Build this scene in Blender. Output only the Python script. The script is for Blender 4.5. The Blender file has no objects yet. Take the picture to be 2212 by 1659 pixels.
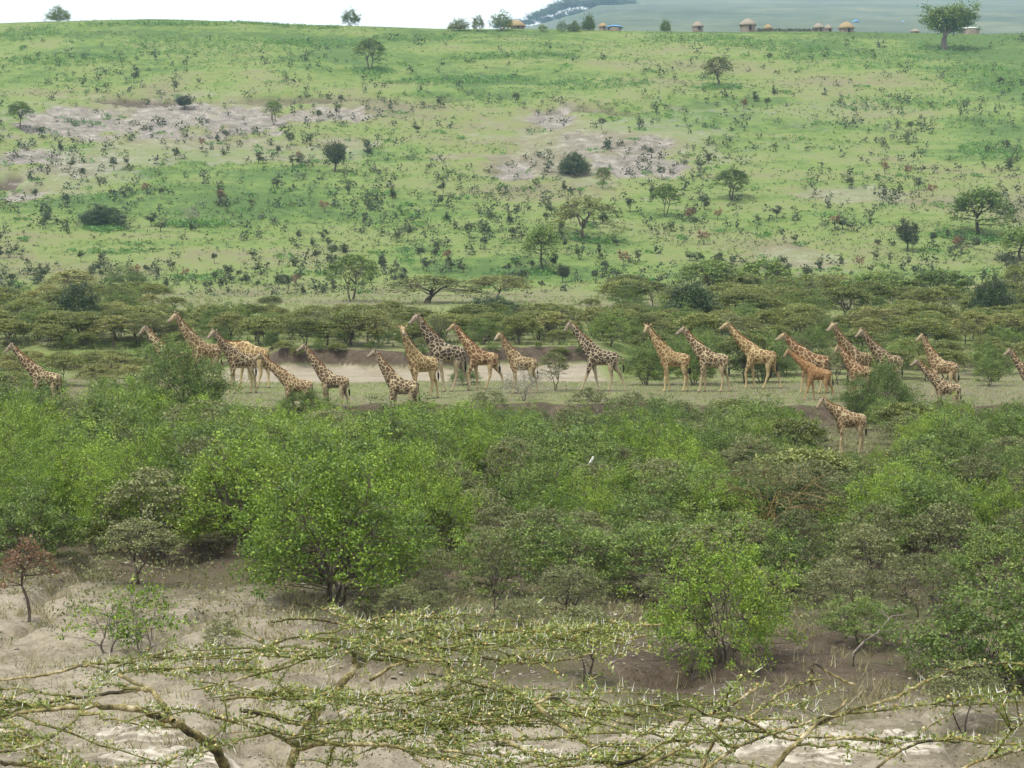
import bpy, math, random
import numpy as np
from mathutils import Vector

scene = bpy.context.scene
C = scene.collection
R = math.radians

# ------------------------------------------------------------------ camera, sky, sun, exposure
CAM = np.array([0.0, 0.0, 11.0])
PITCH = 4.077
W_U, H_U = 2212.0, 1659.0
F_U = W_U / (2 * math.tan(R(13.0)))
cam_data = bpy.data.cameras.new('camera')
cam_data.sensor_width = 36.0
cam_data.lens = 18.0 / math.tan(R(13.0))
cam_data.clip_start = 0.5
cam_data.clip_end = 30000
cam = bpy.data.objects.new('camera', cam_data)
cam.location = CAM
cam.rotation_euler = (R(90 - PITCH), 0, 0)
C.objects.link(cam)
scene.camera = cam

SUN_EL, SUN_AZ = 62.0, -50.0          # light from high, over the left shoulder
world = bpy.data.worlds.new('World')
scene.world = world
world.use_nodes = True
wn, wl = world.node_tree.nodes, world.node_tree.links
wn.clear()
w_out = wn.new('ShaderNodeOutputWorld')
w_bg = wn.new('ShaderNodeBackground')
w_sky = wn.new('ShaderNodeTexSky')
w_sky.sky_type = 'NISHITA'
w_sky.sun_disc = False
w_sky.sun_elevation = R(SUN_EL)
w_sky.sun_rotation = R(180 + SUN_AZ)
w_sky.dust_density = 3.0
w_mix = wn.new('ShaderNodeMixRGB')      # high thin cloud over the whole sky
w_mix.inputs['Fac'].default_value = 0.93
w_mix.inputs['Color2'].default_value = (9.9, 9.85, 9.75, 1)
wl.new(w_sky.outputs['Color'], w_mix.inputs['Color1'])
wl.new(w_mix.outputs['Color'], w_bg.inputs['Color'])
w_bg.inputs['Strength'].default_value = 0.045
wl.new(w_bg.outputs['Background'], w_out.inputs['Surface'])

sun_data = bpy.data.lights.new('sun', 'SUN')
sun_data.energy = 1.5
sun_data.angle = R(10)
sun_data.color = (1.0, 0.965, 0.90)
sun = bpy.data.objects.new('sun', sun_data)
sun.rotation_euler = (R(90 - SUN_EL), 0, R(SUN_AZ))
C.objects.link(sun)

vs = scene.view_settings
vs.view_transform = 'Standard'
vs.look = 'None'
vs.gamma = 1.0
vs.exposure = 1.74
vs.use_curve_mapping = False
cy = scene.cycles
cy.max_bounces = 4
cy.diffuse_bounces = 2
cy.glossy_bounces = 1
cy.transmission_bounces = 2
cy.transparent_max_bounces = 4
cy.volume_bounces = 1
cy.caustics_reflective = False
cy.caustics_refractive = False
cy.use_denoising = True
cy.use_adaptive_sampling = True
cy.adaptive_threshold = 0.02
cy.sample_clamp_indirect = 4.0

# ------------------------------------------------------------------ small tools
def cat(o, label, category, group=None):
    o['label'] = label
    o['category'] = category
    if group:
        o['group'] = group
    return o

def link(name, data, parent=None, mats=None):
    o = bpy.data.objects.new(name, data)
    C.objects.link(o)
    if parent is not None:
        o.parent = parent
    return o

class MB:
    """collects vertices and faces; build() makes one mesh"""
    def __init__(self):
        self.v, self.f, self.m, self.a, self.n = [], [], [], [], 0
    def add(self, V, F, mat=0, attr=None):
        V = np.asarray(V, float).reshape(-1, 3)
        F = np.asarray(F, int)
        if len(V) == 0 or len(F) == 0:
            return
        self.v.append(V)
        self.f.append(F + self.n)
        self.m.append(mat)
        self.a.append(np.full(len(V), 0.5) if attr is None else np.asarray(attr, float))
        self.n += len(V)
    def merge(self, other, scale=1.0, rot=0.0, loc=(0, 0, 0)):
        c, s = math.cos(rot), math.sin(rot)
        M = np.array([[c, -s, 0], [s, c, 0], [0, 0, 1]]) * 1.0
        sc = np.asarray(scale, float)
        base = self.n
        off = 0
        for V, F, m, a in zip(other.v, other.f, other.m, other.a):
            self.v.append((V * sc) @ M.T + np.asarray(loc))
            self.f.append(F + base)
            self.m.append(m)
            self.a.append(a)
            self.n += len(V)
    def mesh(self, name, mats, smooth=False):
        V = np.concatenate(self.v) if self.v else np.zeros((0, 3))
        me = bpy.data.meshes.new(name)
        me.vertices.add(len(V))
        me.vertices.foreach_set('co', V.astype(np.float32).ravel())
        loops = np.concatenate([f.ravel() for f in self.f])
        tot = np.concatenate([np.full(len(f), f.shape[1]) for f in self.f])
        mi = np.concatenate([np.full(len(f), m) for f, m in zip(self.f, self.m)])
        me.loops.add(len(loops))
        me.loops.foreach_set('vertex_index', loops.astype(np.int32))
        me.polygons.add(len(tot))
        st = np.concatenate([[0], np.cumsum(tot)[:-1]])
        me.polygons.foreach_set('loop_start', st.astype(np.int32))
        me.polygons.foreach_set('material_index', mi.astype(np.int32))
        me.polygons.foreach_set('use_smooth', np.full(len(tot), smooth))
        at = me.attributes.new('shade', 'FLOAT', 'POINT')
        at.data.foreach_set('value', np.concatenate(self.a).astype(np.float32))
        for m in (mats if isinstance(mats, (list, tuple)) else [mats]):
            me.materials.append(m)
        me.update(calc_edges=True)
        return me

def tube(pts, rad, n=5, squash=1.0):
    """tapered tube along a polyline: (vertices, quads)"""
    P = np.asarray(pts, float)
    rad = np.broadcast_to(np.asarray(rad, float), (len(P),))
    T = np.gradient(P, axis=0)
    T /= np.linalg.norm(T, axis=1, keepdims=True) + 1e-9
    ref = np.where(np.abs(T[:, 2:3]) > 0.9, np.array([[1.0, 0, 0]]), np.array([[0, 0, 1.0]]))
    A = np.cross(T, ref)
    A /= np.linalg.norm(A, axis=1, keepdims=True) + 1e-9
    B = np.cross(T, A)
    an = np.arange(n) * 2 * math.pi / n
    V = P[:, None, :] + rad[:, None, None] * (np.cos(an)[None, :, None] * A[:, None, :] + squash * np.sin(an)[None, :, None] * B[:, None, :])
    m = len(P)
    i, j = np.meshgrid(np.arange(m - 1), np.arange(n), indexing='ij')
    q = np.stack([i * n + j, i * n + (j + 1) % n, (i + 1) * n + (j + 1) % n, (i + 1) * n + j], -1).reshape(-1, 4)
    return V.reshape(-1, 3), q

def bez(a, b, c, n=6):
    t = np.linspace(0, 1, n)[:, None]
    return (1 - t) ** 2 * np.asarray(a) + 2 * t * (1 - t) * np.asarray(b) + t * t * np.asarray(c)

def leaves(cent, size, rng, up=0.4, ratio=0.55, outward=None):
    """diamond leaf faces at the given centres"""
    n = len(cent)
    N = rng.normal(size=(n, 3))
    N /= np.linalg.norm(N, axis=1, keepdims=True)
    N[:, 2] += up
    if outward is not None:
        N += outward
    N /= np.linalg.norm(N, axis=1, keepdims=True) + 1e-9
    A = np.cross(N, rng.normal(size=(n, 3)))
    A /= np.linalg.norm(A, axis=1, keepdims=True) + 1e-9
    B = np.cross(N, A)
    s = (size * rng.uniform(0.6, 1.4, n))[:, None]
    V = np.stack([cent - A * s, cent + B * s * ratio, cent + A * s, cent - B * s * ratio], 1).reshape(-1, 3)
    F = np.arange(4 * n).reshape(-1, 4)
    return V, F

# value noise in numpy
def _hash(ix, iy, seed):
    h = (ix.astype(np.int64) * 374761393 + iy.astype(np.int64) * 668265263 + seed * 1442695041) & 0xFFFFFFFF
    h = ((h ^ (h >> 13)) * 1274126177) & 0xFFFFFFFF
    return ((h ^ (h >> 16)) & 0xFFFF) / 65535.0
def vnoise(x, y, seed=0):
    x = np.asarray(x, float); y = np.asarray(y, float)
    ix, iy = np.floor(x), np.floor(y)
    fx, fy = x - ix, y - iy
    fx, fy = fx * fx * (3 - 2 * fx), fy * fy * (3 - 2 * fy)
    a, b = _hash(ix, iy, seed), _hash(ix + 1, iy, seed)
    c, d = _hash(ix, iy + 1, seed), _hash(ix + 1, iy + 1, seed)
    return (a * (1 - fx) + b * fx) * (1 - fy) + (c * (1 - fx) + d * fx) * fy
def fbm(x, y, seed=0, octv=4):
    s, a, t = 0.0, 1.0, 0.0
    for k in range(octv):
        s = s + a * vnoise(np.asarray(x) * 2 ** k, np.asarray(y) * 2 ** k, seed + 17 * k)
        t += a
        a *= 0.5
    return s / t
def sstep(a, b, x):
    t = np.clip((np.asarray(x, float) - a) / (b - a), 0, 1)
    return t * t * (3 - 2 * t)

# ------------------------------------------------------------------ materials
def nodes_of(name):
    m = bpy.data.materials.new(name)
    m.use_nodes = True
    nt = m.node_tree
    nt.nodes.clear()
    out = nt.nodes.new('ShaderNodeOutputMaterial')
    return m, nt, out
def nd(nt, typ, **kw):
    n = nt.nodes.new(typ)
    for k, v in kw.items():
        if k in n.inputs:
            n.inputs[k].default_value = v
        else:
            setattr(n, k, v)
    return n
def ramp(nt, fac, stops, interp='LINEAR'):
    r = nt.nodes.new('ShaderNodeValToRGB')
    r.color_ramp.interpolation = interp
    e = r.color_ramp.elements
    e[0].position, e[0].color = stops[0][0], (*stops[0][1], 1)
    e[1].position, e[1].color = stops[-1][0], (*stops[-1][1], 1)
    for p, c in stops[1:-1]:
        x = e.new(p)
        x.color = (*c, 1)
    if fac is not None:
        nt.links.new(fac, r.inputs['Fac'])
    return r
def mix(nt, fac, a, b, blend='MIX'):
    n = nt.nodes.new('ShaderNodeMixRGB')
    n.blend_type = blend
    for s, v in (('Fac', fac), ('Color1', a), ('Color2', b)):
        if hasattr(v, 'links') or hasattr(v, 'is_linked'):
            nt.links.new(v, n.inputs[s])
        else:
            n.inputs[s].default_value = v if s == 'Fac' else (*v, 1)
    return n.outputs['Color']
def math_n(nt, op, a, b=None, clamp=False):
    n = nt.nodes.new('ShaderNodeMath')
    n.operation = op
    n.use_clamp = clamp
    for k, v in enumerate((a, b)):
        if v is None:
            continue
        if hasattr(v, 'is_linked'):
            nt.links.new(v, n.inputs[k])
        else:
            n.inputs[k].default_value = v
    return n.outputs[0]
def noise_n(nt, vec, scale, detail=4, rough=0.55):
    n = nt.nodes.new('ShaderNodeTexNoise')
    n.inputs['Scale'].default_value = scale
    n.inputs['Detail'].default_value = detail
    n.inputs['Roughness'].default_value = rough
    if vec is not None:
        nt.links.new(vec, n.inputs['Vector'])
    return n.outputs['Fac']
def attr_n(nt, name):
    a = nt.nodes.new('ShaderNodeAttribute')
    a.attribute_name = name
    return a.outputs['Fac']

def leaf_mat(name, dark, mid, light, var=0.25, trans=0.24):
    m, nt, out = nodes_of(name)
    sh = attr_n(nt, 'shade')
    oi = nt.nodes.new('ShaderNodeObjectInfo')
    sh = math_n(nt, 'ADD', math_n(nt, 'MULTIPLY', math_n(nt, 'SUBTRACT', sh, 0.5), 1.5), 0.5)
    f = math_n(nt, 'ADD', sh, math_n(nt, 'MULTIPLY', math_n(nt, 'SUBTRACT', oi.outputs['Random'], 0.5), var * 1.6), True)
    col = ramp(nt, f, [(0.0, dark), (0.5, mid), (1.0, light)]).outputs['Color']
    p = nd(nt, 'ShaderNodeBsdfPrincipled', Roughness=0.55)
    p.inputs['Specular IOR Level'].default_value = 0.35
    nt.links.new(col, p.inputs['Base Color'])
    t = nt.nodes.new('ShaderNodeBsdfTranslucent')
    nt.links.new(mix(nt, 0.5, col, (min(1, light[0] * 1.3), min(1, light[1] * 1.3), light[2] * 0.8)), t.inputs['Color'])
    ms = nd(nt, 'ShaderNodeMixShader', Fac=trans)
    nt.links.new(p.outputs[0], ms.inputs[1])
    nt.links.new(t.outputs[0], ms.inputs[2])
    nt.links.new(ms.outputs[0], out.inputs['Surface'])
    return m

def plain_mat(name, stops, scale=6.0, rough=0.9, bump=0.3, detail=5, stretch=None, space='Object'):
    m, nt, out = nodes_of(name)
    tc = nt.nodes.new('ShaderNodeTexCoord')
    vec = tc.outputs[space]
    if stretch:
        mp = nt.nodes.new('ShaderNodeMapping')
        mp.inputs['Scale'].default_value = stretch
        nt.links.new(vec, mp.inputs['Vector'])
        vec = mp.outputs['Vector']
    nz = noise_n(nt, vec, scale, detail, 0.6)
    k = len(stops)
    col = ramp(nt, nz, [(0.3 + 0.4 * i / (k - 1), c) for i, c in enumerate(stops)]).outputs['Color']
    p = nd(nt, 'ShaderNodeBsdfPrincipled', Roughness=rough)
    p.inputs['Specular IOR Level'].default_value = 0.2
    nt.links.new(col, p.inputs['Base Color'])
    if bump:
        b = nt.nodes.new('ShaderNodeBump')
        b.inputs['Strength'].default_value = bump
        b.inputs['Distance'].default_value = 0.05
        nt.links.new(nz, b.inputs['Height'])
        nt.links.new(b.outputs['Normal'], p.inputs['Normal'])
    nt.links.new(p.outputs[0], out.inputs['Surface'])
    return m

M = {}
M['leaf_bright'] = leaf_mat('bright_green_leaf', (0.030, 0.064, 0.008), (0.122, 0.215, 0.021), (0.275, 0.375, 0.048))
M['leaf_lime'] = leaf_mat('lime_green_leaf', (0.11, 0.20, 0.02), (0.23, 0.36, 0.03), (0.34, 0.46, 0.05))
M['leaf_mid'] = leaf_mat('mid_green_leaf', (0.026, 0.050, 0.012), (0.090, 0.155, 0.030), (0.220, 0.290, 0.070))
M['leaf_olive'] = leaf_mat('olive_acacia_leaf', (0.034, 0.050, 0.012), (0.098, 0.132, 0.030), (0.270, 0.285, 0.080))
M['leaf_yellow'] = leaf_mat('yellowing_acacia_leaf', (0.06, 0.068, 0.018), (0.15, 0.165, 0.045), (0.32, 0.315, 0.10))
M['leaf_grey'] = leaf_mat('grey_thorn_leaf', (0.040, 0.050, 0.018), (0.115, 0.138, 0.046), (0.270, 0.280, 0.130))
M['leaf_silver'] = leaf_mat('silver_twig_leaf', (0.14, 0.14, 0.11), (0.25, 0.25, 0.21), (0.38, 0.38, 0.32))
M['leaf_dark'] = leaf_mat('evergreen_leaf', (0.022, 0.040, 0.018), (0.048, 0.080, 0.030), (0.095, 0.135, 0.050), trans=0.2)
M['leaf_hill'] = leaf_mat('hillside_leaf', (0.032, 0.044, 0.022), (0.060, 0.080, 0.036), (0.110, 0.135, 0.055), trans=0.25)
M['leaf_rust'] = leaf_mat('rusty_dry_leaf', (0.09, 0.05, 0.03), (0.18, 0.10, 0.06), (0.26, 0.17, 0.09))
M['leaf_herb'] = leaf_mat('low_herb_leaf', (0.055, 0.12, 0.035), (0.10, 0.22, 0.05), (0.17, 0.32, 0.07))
M['leaf_dry'] = leaf_mat('dry_grass_blade', (0.15, 0.13, 0.07), (0.25, 0.22, 0.12), (0.36, 0.33, 0.19))
M['bark'] = plain_mat('dark_bark', [(0.035, 0.028, 0.022), (0.09, 0.072, 0.055), (0.14, 0.115, 0.09)], 14, stretch=(1, 1, 0.25))
M['bark_tan'] = plain_mat('tan_yellow_bark', [(0.10, 0.075, 0.03), (0.22, 0.16, 0.07), (0.32, 0.25, 0.12)], 14, stretch=(1, 1, 0.25))
M['bark_grey'] = plain_mat('grey_bark', [(0.08, 0.07, 0.06), (0.17, 0.15, 0.125), (0.26, 0.23, 0.19)], 14, stretch=(1, 1, 0.25))

# ------------------------------------------------------------------ terrain
PROF_Y = [-80, 0, 3, 10, 18, 30, 42, 70, 300, 320, 345, 385, 430, 480, 540, 590, 640, 660, 740, 1000]
PROF_Z = [9.4, 9.0, 8.3, 3.2, 1.5, 0.35, 0.0, 0.0, 0.0, 0.25, 2.9, 10.0, 18.9, 29.8, 43.5, 55.1, 66.2, 67.2, 66.5, 64.0]
_py = np.arange(-80, 1001, 1.0)
_pz = np.interp(_py, PROF_Y, PROF_Z)
_k = np.ones(15) / 15
_ps = np.convolve(np.pad(_pz, 7, mode='edge'), _k, mode='valid')
_blend = np.clip((_py - 290) / 20, 0, 1)
_pz = _pz * (1 - _blend) + _ps * _blend

def base_z(x, y):
    return np.interp(y, _py, _pz)
def ray(u, v):
    p = R(PITCH)
    d = np.array([(u - W_U / 2) / F_U, 1.0, 0.0])
    t = -(v - H_U / 2) / F_U
    return np.array([d[0], math.cos(p) + t * math.sin(p), -math.sin(p) + t * math.cos(p)])
_TS = np.concatenate([np.arange(6, 330, 0.6), np.arange(330, 720, 1.2)])
def hit(u, v, hf):
    d = ray(u, v)
    P = CAM[None] + _TS[:, None] * d[None]
    g = P[:, 2] - base_z(P[:, 0], P[:, 1])
    k = np.argmax(g < 0)
    if g[k] < 0:                        # look closely round the smooth profile's crossing first
        ts = np.arange(max(6, _TS[k] - 45), min(719, _TS[k] + 45), 0.7)
    else:
        ts = _TS[_TS > 480]
    P = CAM[None] + ts[:, None] * d[None]
    g = P[:, 2] - hf(P[:, 0], P[:, 1])
    k = np.argmax(g < 0)
    if g[k] >= 0 or k == 0:
        return None
    t0, t1, g0, g1 = ts[k - 1], ts[k], g[k - 1], g[k]
    t = t0 + (t1 - t0) * g0 / (g0 - g1 + 1e-12)
    return CAM + t * d
def to_uv(p):
    q = np.asarray(p, float) - CAM
    pr = R(PITCH)
    dep = q[1] * math.cos(pr) - q[2] * math.sin(pr)
    up = q[1] * math.sin(pr) + q[2] * math.cos(pr)
    return W_U / 2 + F_U * q[0] / dep, H_U / 2 - F_U * up / dep, F_U / dep

# eroded patches on the far slope: (u0, u1, v0, v1, strength) in the photograph, turned into ellipses on the ground
PATCH = [(-20, 820, 284, 352, 0.46), (1040, 1570, 222, 392, 0.44), (0, 700, 196, 300, 0.40), (1560, 2000, 215, 275, 0.34), (1500, 2000, 300, 345, 0.28), (-20, 300, 352, 420, 0.42), (40, 330, 228, 292, 1.0), (230, 480, 212, 284, 1.0), (430, 640, 222, 286, 0.95), (600, 800, 228, 262, 0.75),
         (0, 120, 312, 356, 0.9), (90, 260, 318, 372, 0.6), (0, 90, 396, 432, 0.8), (330, 600, 308, 332, 0.45),
         (1150, 1250, 232, 272, 0.95), (1080, 1150, 344, 392, 0.95), (1200, 1345, 282, 330, 0.65), (1290, 1470, 322, 372, 1.0),
         (1380, 1450, 298, 330, 0.8), (1110, 1300, 300, 340, 0.45), (930, 1010, 318, 345, 0.4), (1700, 1960, 392, 440, 0.5),
         (1590, 1820, 530, 590, 0.45), (1480, 1560, 338, 360, 0.35), (1330, 1560, 240, 280, 0.35), (1880, 1990, 228, 250, 0.25)]
_pe = []
for (a, b, c, d, s) in PATCH:
    pc = hit((a + b) / 2, (c + d) / 2, base_z)
    pn = hit((a + b) / 2, d, base_z)
    pf = hit((a + b) / 2, c, base_z)
    _pe.append((pc[0], (pn[1] + pf[1]) / 2, (b - a) / 2 * pc[1] / F_U, max(3.0, (pf[1] - pn[1]) / 2), s))
DARK = [(-20, 150, 330, 345, 0.5), (1060, 1180, 330, 345, 0.5), (1250, 1450, 312, 324, 0.6), (150, 440, 200, 216, 1.0), (440, 760, 203, 218, 0.7), (1180, 1400, 226, 246, 0.7), (0, 40, 372, 400, 1.0), (0, 90, 390, 405, 0.6), (640, 1100, 198, 214, 0.45), (1400, 1700, 214, 236, 0.4)]
_de = []
for (a, b, c, d, s) in DARK:
    pc = hit((a + b) / 2, (c + d) / 2, base_z)
    pn, pf = hit((a + b) / 2, d, base_z), hit((a + b) / 2, c, base_z)
    _de.append((pc[0], pc[1], (b - a) / 2 * pc[1] / F_U, max(2.0, (pf[1] - pn[1]) / 2), s))

def ell(x, y, lst, seed):
    wob = (fbm(x / 11, y / 11, seed, 3) - 0.5) * 1.3 + (fbm(x / 3.2, y / 4.5, seed + 3, 3) - 0.5) * 1.1
    m = np.zeros_like(np.asarray(x, float))
    for (cx, cyy, rx, ry, s) in lst:
        d = np.sqrt(((x - cx) / rx) ** 2 + ((y - cyy) / ry) ** 2) + wob
        m = np.maximum(m, s * (1 - sstep(0.70, 1.30, d)))
    return m
def bank_wob(x, seed):
    return (fbm(x / 7.0, x * 0 + 3.3, seed, 3) - 0.5)
def height(x, y):
    x = np.asarray(x, float); y = np.asarray(y, float)
    z = base_z(x, y)
    z = z + sstep(540, 640, y) * np.interp(x, [-200, -148, -104, -61, -21, 0, 53, 148], [2.6, 2.9, 4.1, 2.7, 1.4, 1.2, 0.5, 0.0])
    plain = sstep(44, 60, y) * (1 - sstep(300, 330, y))
    z = z + plain * (fbm(x / 14, y / 14, 5, 3) - 0.5) * 0.5
    # dry river bed behind the herd: far bank, sandy bed, near shelf, lower ground in front
    yb = 176.0 + 11.0 * bank_wob(x, 41) + 0.03 * x
    yf = 136.2 + 7.0 * bank_wob(x, 42)
    soft = 1 + 9 * (1 - sstep(-24, -18, x) * (1 - sstep(6, 12, x)))
    z = z + 1.25 * sstep(yb, yb + 1.5 * soft, y) * (1 - sstep(300, 330, y)) - 0.30 * sstep(152, 163, y) * (1 - sstep(yb, yb + 1.6, y))
    z = z + 0.5 * (fbm(x / 1.6, y / 1.6, 44, 3) - 0.5) * np.maximum(sstep(yb - 2, yb, y) * (1 - sstep(yb + 2, yb + 4, y)), sstep(yf - 3, yf - 1, y) * (1 - sstep(yf, yf + 1.2, y)))
    z = z - 1.0 * (1 - sstep(yf - 1.5, yf, y)) * sstep(92, 116, y)
    # mounds and small gullies on the near sandy ground
    near = sstep(38, 46, y) * (1 - sstep(84, 100, y))
    md = np.abs(fbm(x / 5.5 + 3, y / 6.5, 9, 3) - 0.5)
    z = z + near * (0.8 * (fbm(x / 6.0, y / 5.0, 8, 5) - 0.5) + 0.16 * (fbm(x / 0.9, y / 0.9, 18, 3) - 0.5) - 0.5 * (1 - sstep(0.0, 0.07, md)))
    # eroded scarps
    hill = sstep(325, 360, y) * (1 - sstep(620, 660, y))
    pb = ell(x, y, _pe, 21) * hill
    z = z + hill * (fbm(x / 30, y / 30, 12, 3) - 0.5) * 3.2
    rill = np.abs(fbm(x / 5.0, y / 14.0, 31, 3) - 0.5) * 2
    z = z - pb * (1.2 * (1 - rill)) + pb * (fbm(x / 2.5, y / 2.5, 33, 2) - 0.5) * 1.2
    z = z - 1.6 * ell(x, y, _de, 22) * hill
    return z

ys = np.concatenate([np.arange(-60, 40, 2.5), np.arange(40, 110, 0.4), np.arange(110, 185, 0.3), np.arange(185, 330, 1.0), np.arange(330, 664, 1.0), np.arange(664, 1001, 14)])
NX = 361
sx = np.linspace(-1, 1, NX)
sx = np.sign(sx) * (0.75 * np.abs(sx) + 0.25 * np.abs(sx) ** 3)
hw = 26 + np.abs(ys) * 0.40
GX = hw[:, None] * sx[None, :]
GY = np.repeat(ys[:, None], NX, 1)
GX = GX + 0.0
GZ = height(GX.ravel(), GY.ravel()).reshape(GX.shape)
rr, cc = np.meshgrid(np.arange(len(ys) - 1), np.arange(NX - 1), indexing='ij')
GF = np.stack([rr * NX + cc, rr * NX + cc + 1, (rr + 1) * NX + cc + 1, (rr + 1) * NX + cc], -1).reshape(-1, 4)
gb = MB()
gb.add(np.stack([GX, GY, GZ], -1), GF)

def ground_material():
    m, nt, out = nodes_of('savanna_ground')
    tc = nt.nodes.new('ShaderNodeTexCoord')
    vec = tc.outputs['Object']
    n_big = noise_n(nt, vec, 0.045, 5, 0.6)
    n_mid = noise_n(nt, vec, 0.35, 5, 0.65)
    n_fine = noise_n(nt, vec, 2.6, 6, 0.7)
    n_grit = noise_n(nt, vec, 14.0, 4, 0.7)
    mixn = math_n(nt, 'ADD', math_n(nt, 'MULTIPLY', n_big, 0.36), math_n(nt, 'ADD', math_n(nt, 'MULTIPLY', n_mid, 0.36), math_n(nt, 'MULTIPLY', n_fine, 0.28)))
    lush = attr_n(nt, 'lush')
    g_fac = math_n(nt, 'ADD', math_n(nt, 'MULTIPLY', math_n(nt, 'SUBTRACT', mixn, 0.5), 3.6), lush, True)
    grass = ramp(nt, g_fac, [(0.0, (0.150, 0.130, 0.090)), (0.26, (0.168, 0.165, 0.085)), (0.5, (0.155, 0.190, 0.065)), (0.76, (0.112, 0.170, 0.042)), (1.0, (0.060, 0.112, 0.030))]).outputs['Color']
    grass = mix(nt, math_n(nt, 'MULTIPLY', math_n(nt, 'SUBTRACT', n_grit, 0.3), 0.6, True), grass, (0.12, 0.15, 0.05))
    soil = ramp(nt, math_n(nt, 'ADD', math_n(nt, 'MULTIPLY', n_fine, 0.6), math_n(nt, 'MULTIPLY', n_grit, 0.4)), [(0.28, (0.034, 0.026, 0.018)), (0.5, (0.082, 0.064, 0.045)), (0.72, (0.165, 0.135, 0.098))]).outputs['Color']
    sand = ramp(nt, math_n(nt, 'ADD', math_n(nt, 'MULTIPLY', n_mid, 0.35), math_n(nt, 'ADD', math_n(nt, 'MULTIPLY', n_fine, 0.35), math_n(nt, 'MULTIPLY', n_grit, 0.3))), [(0.32, (0.120, 0.100, 0.070)), (0.48, (0.245, 0.214, 0.156)), (0.68, (0.37, 0.33, 0.255))]).outputs['Color']
    chalk = ramp(nt, math_n(nt, 'ADD', math_n(nt, 'MULTIPLY', n_mid, 0.5), math_n(nt, 'MULTIPLY', n_fine, 0.5)), [(0.34, (0.085, 0.075, 0.064)), (0.5, (0.190, 0.172, 0.148)), (0.66, (0.36, 0.33, 0.285))]).outputs['Color']
    edge = math_n(nt, 'MULTIPLY', math_n(nt, 'SUBTRACT', math_n(nt, 'ADD', math_n(nt, 'MULTIPLY', n_mid, 0.5), math_n(nt, 'MULTIPLY', n_fine, 0.5)), 0.5), 1.6)
    def mask(a):
        s = math_n(nt, 'ADD', attr_n(nt, a), edge)
        return math_n(nt, 'MULTIPLY', math_n(nt, 'SUBTRACT', s, 0.30), 2.0, True)
    col = mix(nt, mask('soil'), grass, soil)
    col = mix(nt, mask('sand'), col, sand)
    col = mix(nt, mask('chalk'), col, chalk)
    p = nd(nt, 'ShaderNodeBsdfPrincipled', Roughness=0.95)
    p.inputs['Specular IOR Level'].default_value = 0.1
    nt.links.new(col, p.inputs['Base Color'])
    b = nt.nodes.new('ShaderNodeBump')
    b.inputs['Strength'].default_value = 0.9
    b.inputs['Distance'].default_value = 0.16
    nt.links.new(math_n(nt, 'ADD', n_fine, math_n(nt, 'MULTIPLY', n_grit, 0.4)), b.inputs['Height'])
    nt.links.new(b.outputs['Normal'], p.inputs['Normal'])
    nt.links.new(p.outputs[0], out.inputs['Surface'])
    return m
M['ground'] = ground_material()
g_me = gb.mesh('ground', M['ground'], smooth=True)
ground = link('ground', g_me)
ground['kind'] = 'structure'
gx, gy = GX.ravel(), GY.ravel()
hillm = sstep(330, 352, gy)
yb_ = 176.0 + 11.0 * bank_wob(gx, 41) + 0.03 * gx
yf_ = 136.2 + 7.0 * bank_wob(gx, 42)
u_g = W_U / 2 + F_U * gx / np.maximum(gy, 1)
# what the ground is made of, place by place
bed = sstep(157, 162, gy) * (1 - sstep(yb_ + 0.2, yb_ + 0.6, gy)) * sstep(-25, -20, gx) * (1 - sstep(5, 9, gx))
y_s = np.interp(u_g, [-200, 560, 760, 1250, 1500, 1750, 2300], [69.5, 68.5, 56, 53.5, 50.5, 51.5, 49.5]) + 9 * (fbm(gx / 5, gy / 5, 61, 4) - 0.5)
sandy = 1 - sstep(y_s - 4, y_s + 3, gy)
sand_a = np.maximum(sandy * (0.62 + 0.3 * fbm(gx / 3, gy / 3, 66, 3)), bed * 0.95)
bankd = sstep(yb_ + 0.1, yb_ + 0.8, gy) * (1 - sstep(yb_ + 1.5, yb_ + 2.1, gy)) + sstep(yf_ - 2.4, yf_ - 1.6, gy) * (1 - sstep(yf_ - 0.3, yf_ + 0.3, gy))
thick = sstep(30, 40, gy) * (1 - sstep(yf_ - 1.0, yf_ - 0.2, gy))
soil_a = np.maximum(thick * (0.66 + 0.5 * (fbm(gx / 5, gy / 7, 63, 3) - 0.35)), bankd * 1.1)
behind = sstep(178, 186, gy) * (1 - sstep(235, 262, gy))
soil_a = np.maximum(soil_a, behind * 0.25)
soil_a = np.maximum(soil_a, hillm * (0.10 + 0.30 * fbm(gx / 12, gy / 8, 64, 4)))
soil_a = np.maximum(soil_a, ell(gx, gy, _de, 22) * hillm * 0.9)
chalk_a = ell(gx, gy, _pe, 21) * hillm
n_l = fbm(gx / 42, gy / 46, 71, 4)
strip = sstep(yf_, yf_ + 1, gy) * (1 - sstep(158, 164, gy))
lush_a = 0.42 + hillm * (0.10 + 1.3 * (n_l - 0.48) + 0.55 * (fbm(gx / 55, gy / 5.5, 73, 3) - 0.5)) + 0.28 * sstep(520, 600, gy) - 0.30 * strip - 0.22 * sstep(255, 280, gy) * (1 - sstep(318, 335, gy)) - 0.3 * chalk_a
for nm, val in (('soil', soil_a), ('sand', sand_a), ('chalk', chalk_a), ('lush', lush_a)):
    at = g_me.attributes.new(nm, 'FLOAT', 'POINT')
    at.data.foreach_set('value', np.clip(val, -0.5, 1.5).astype(np.float32))

def G(u, v):
    p = hit(u, v, height)
    if p is None:                       # above the crest: stand it on the ridge
        d = ray(u, 90)
        y = 642.0
        x = d[0] / d[1] * y
        return np.array([x, y, float(height(np.array([x]), np.array([y]))[0])])
    return p
def Hz(x, y):
    return float(height(np.array([x]), np.array([y]))[0])

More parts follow.
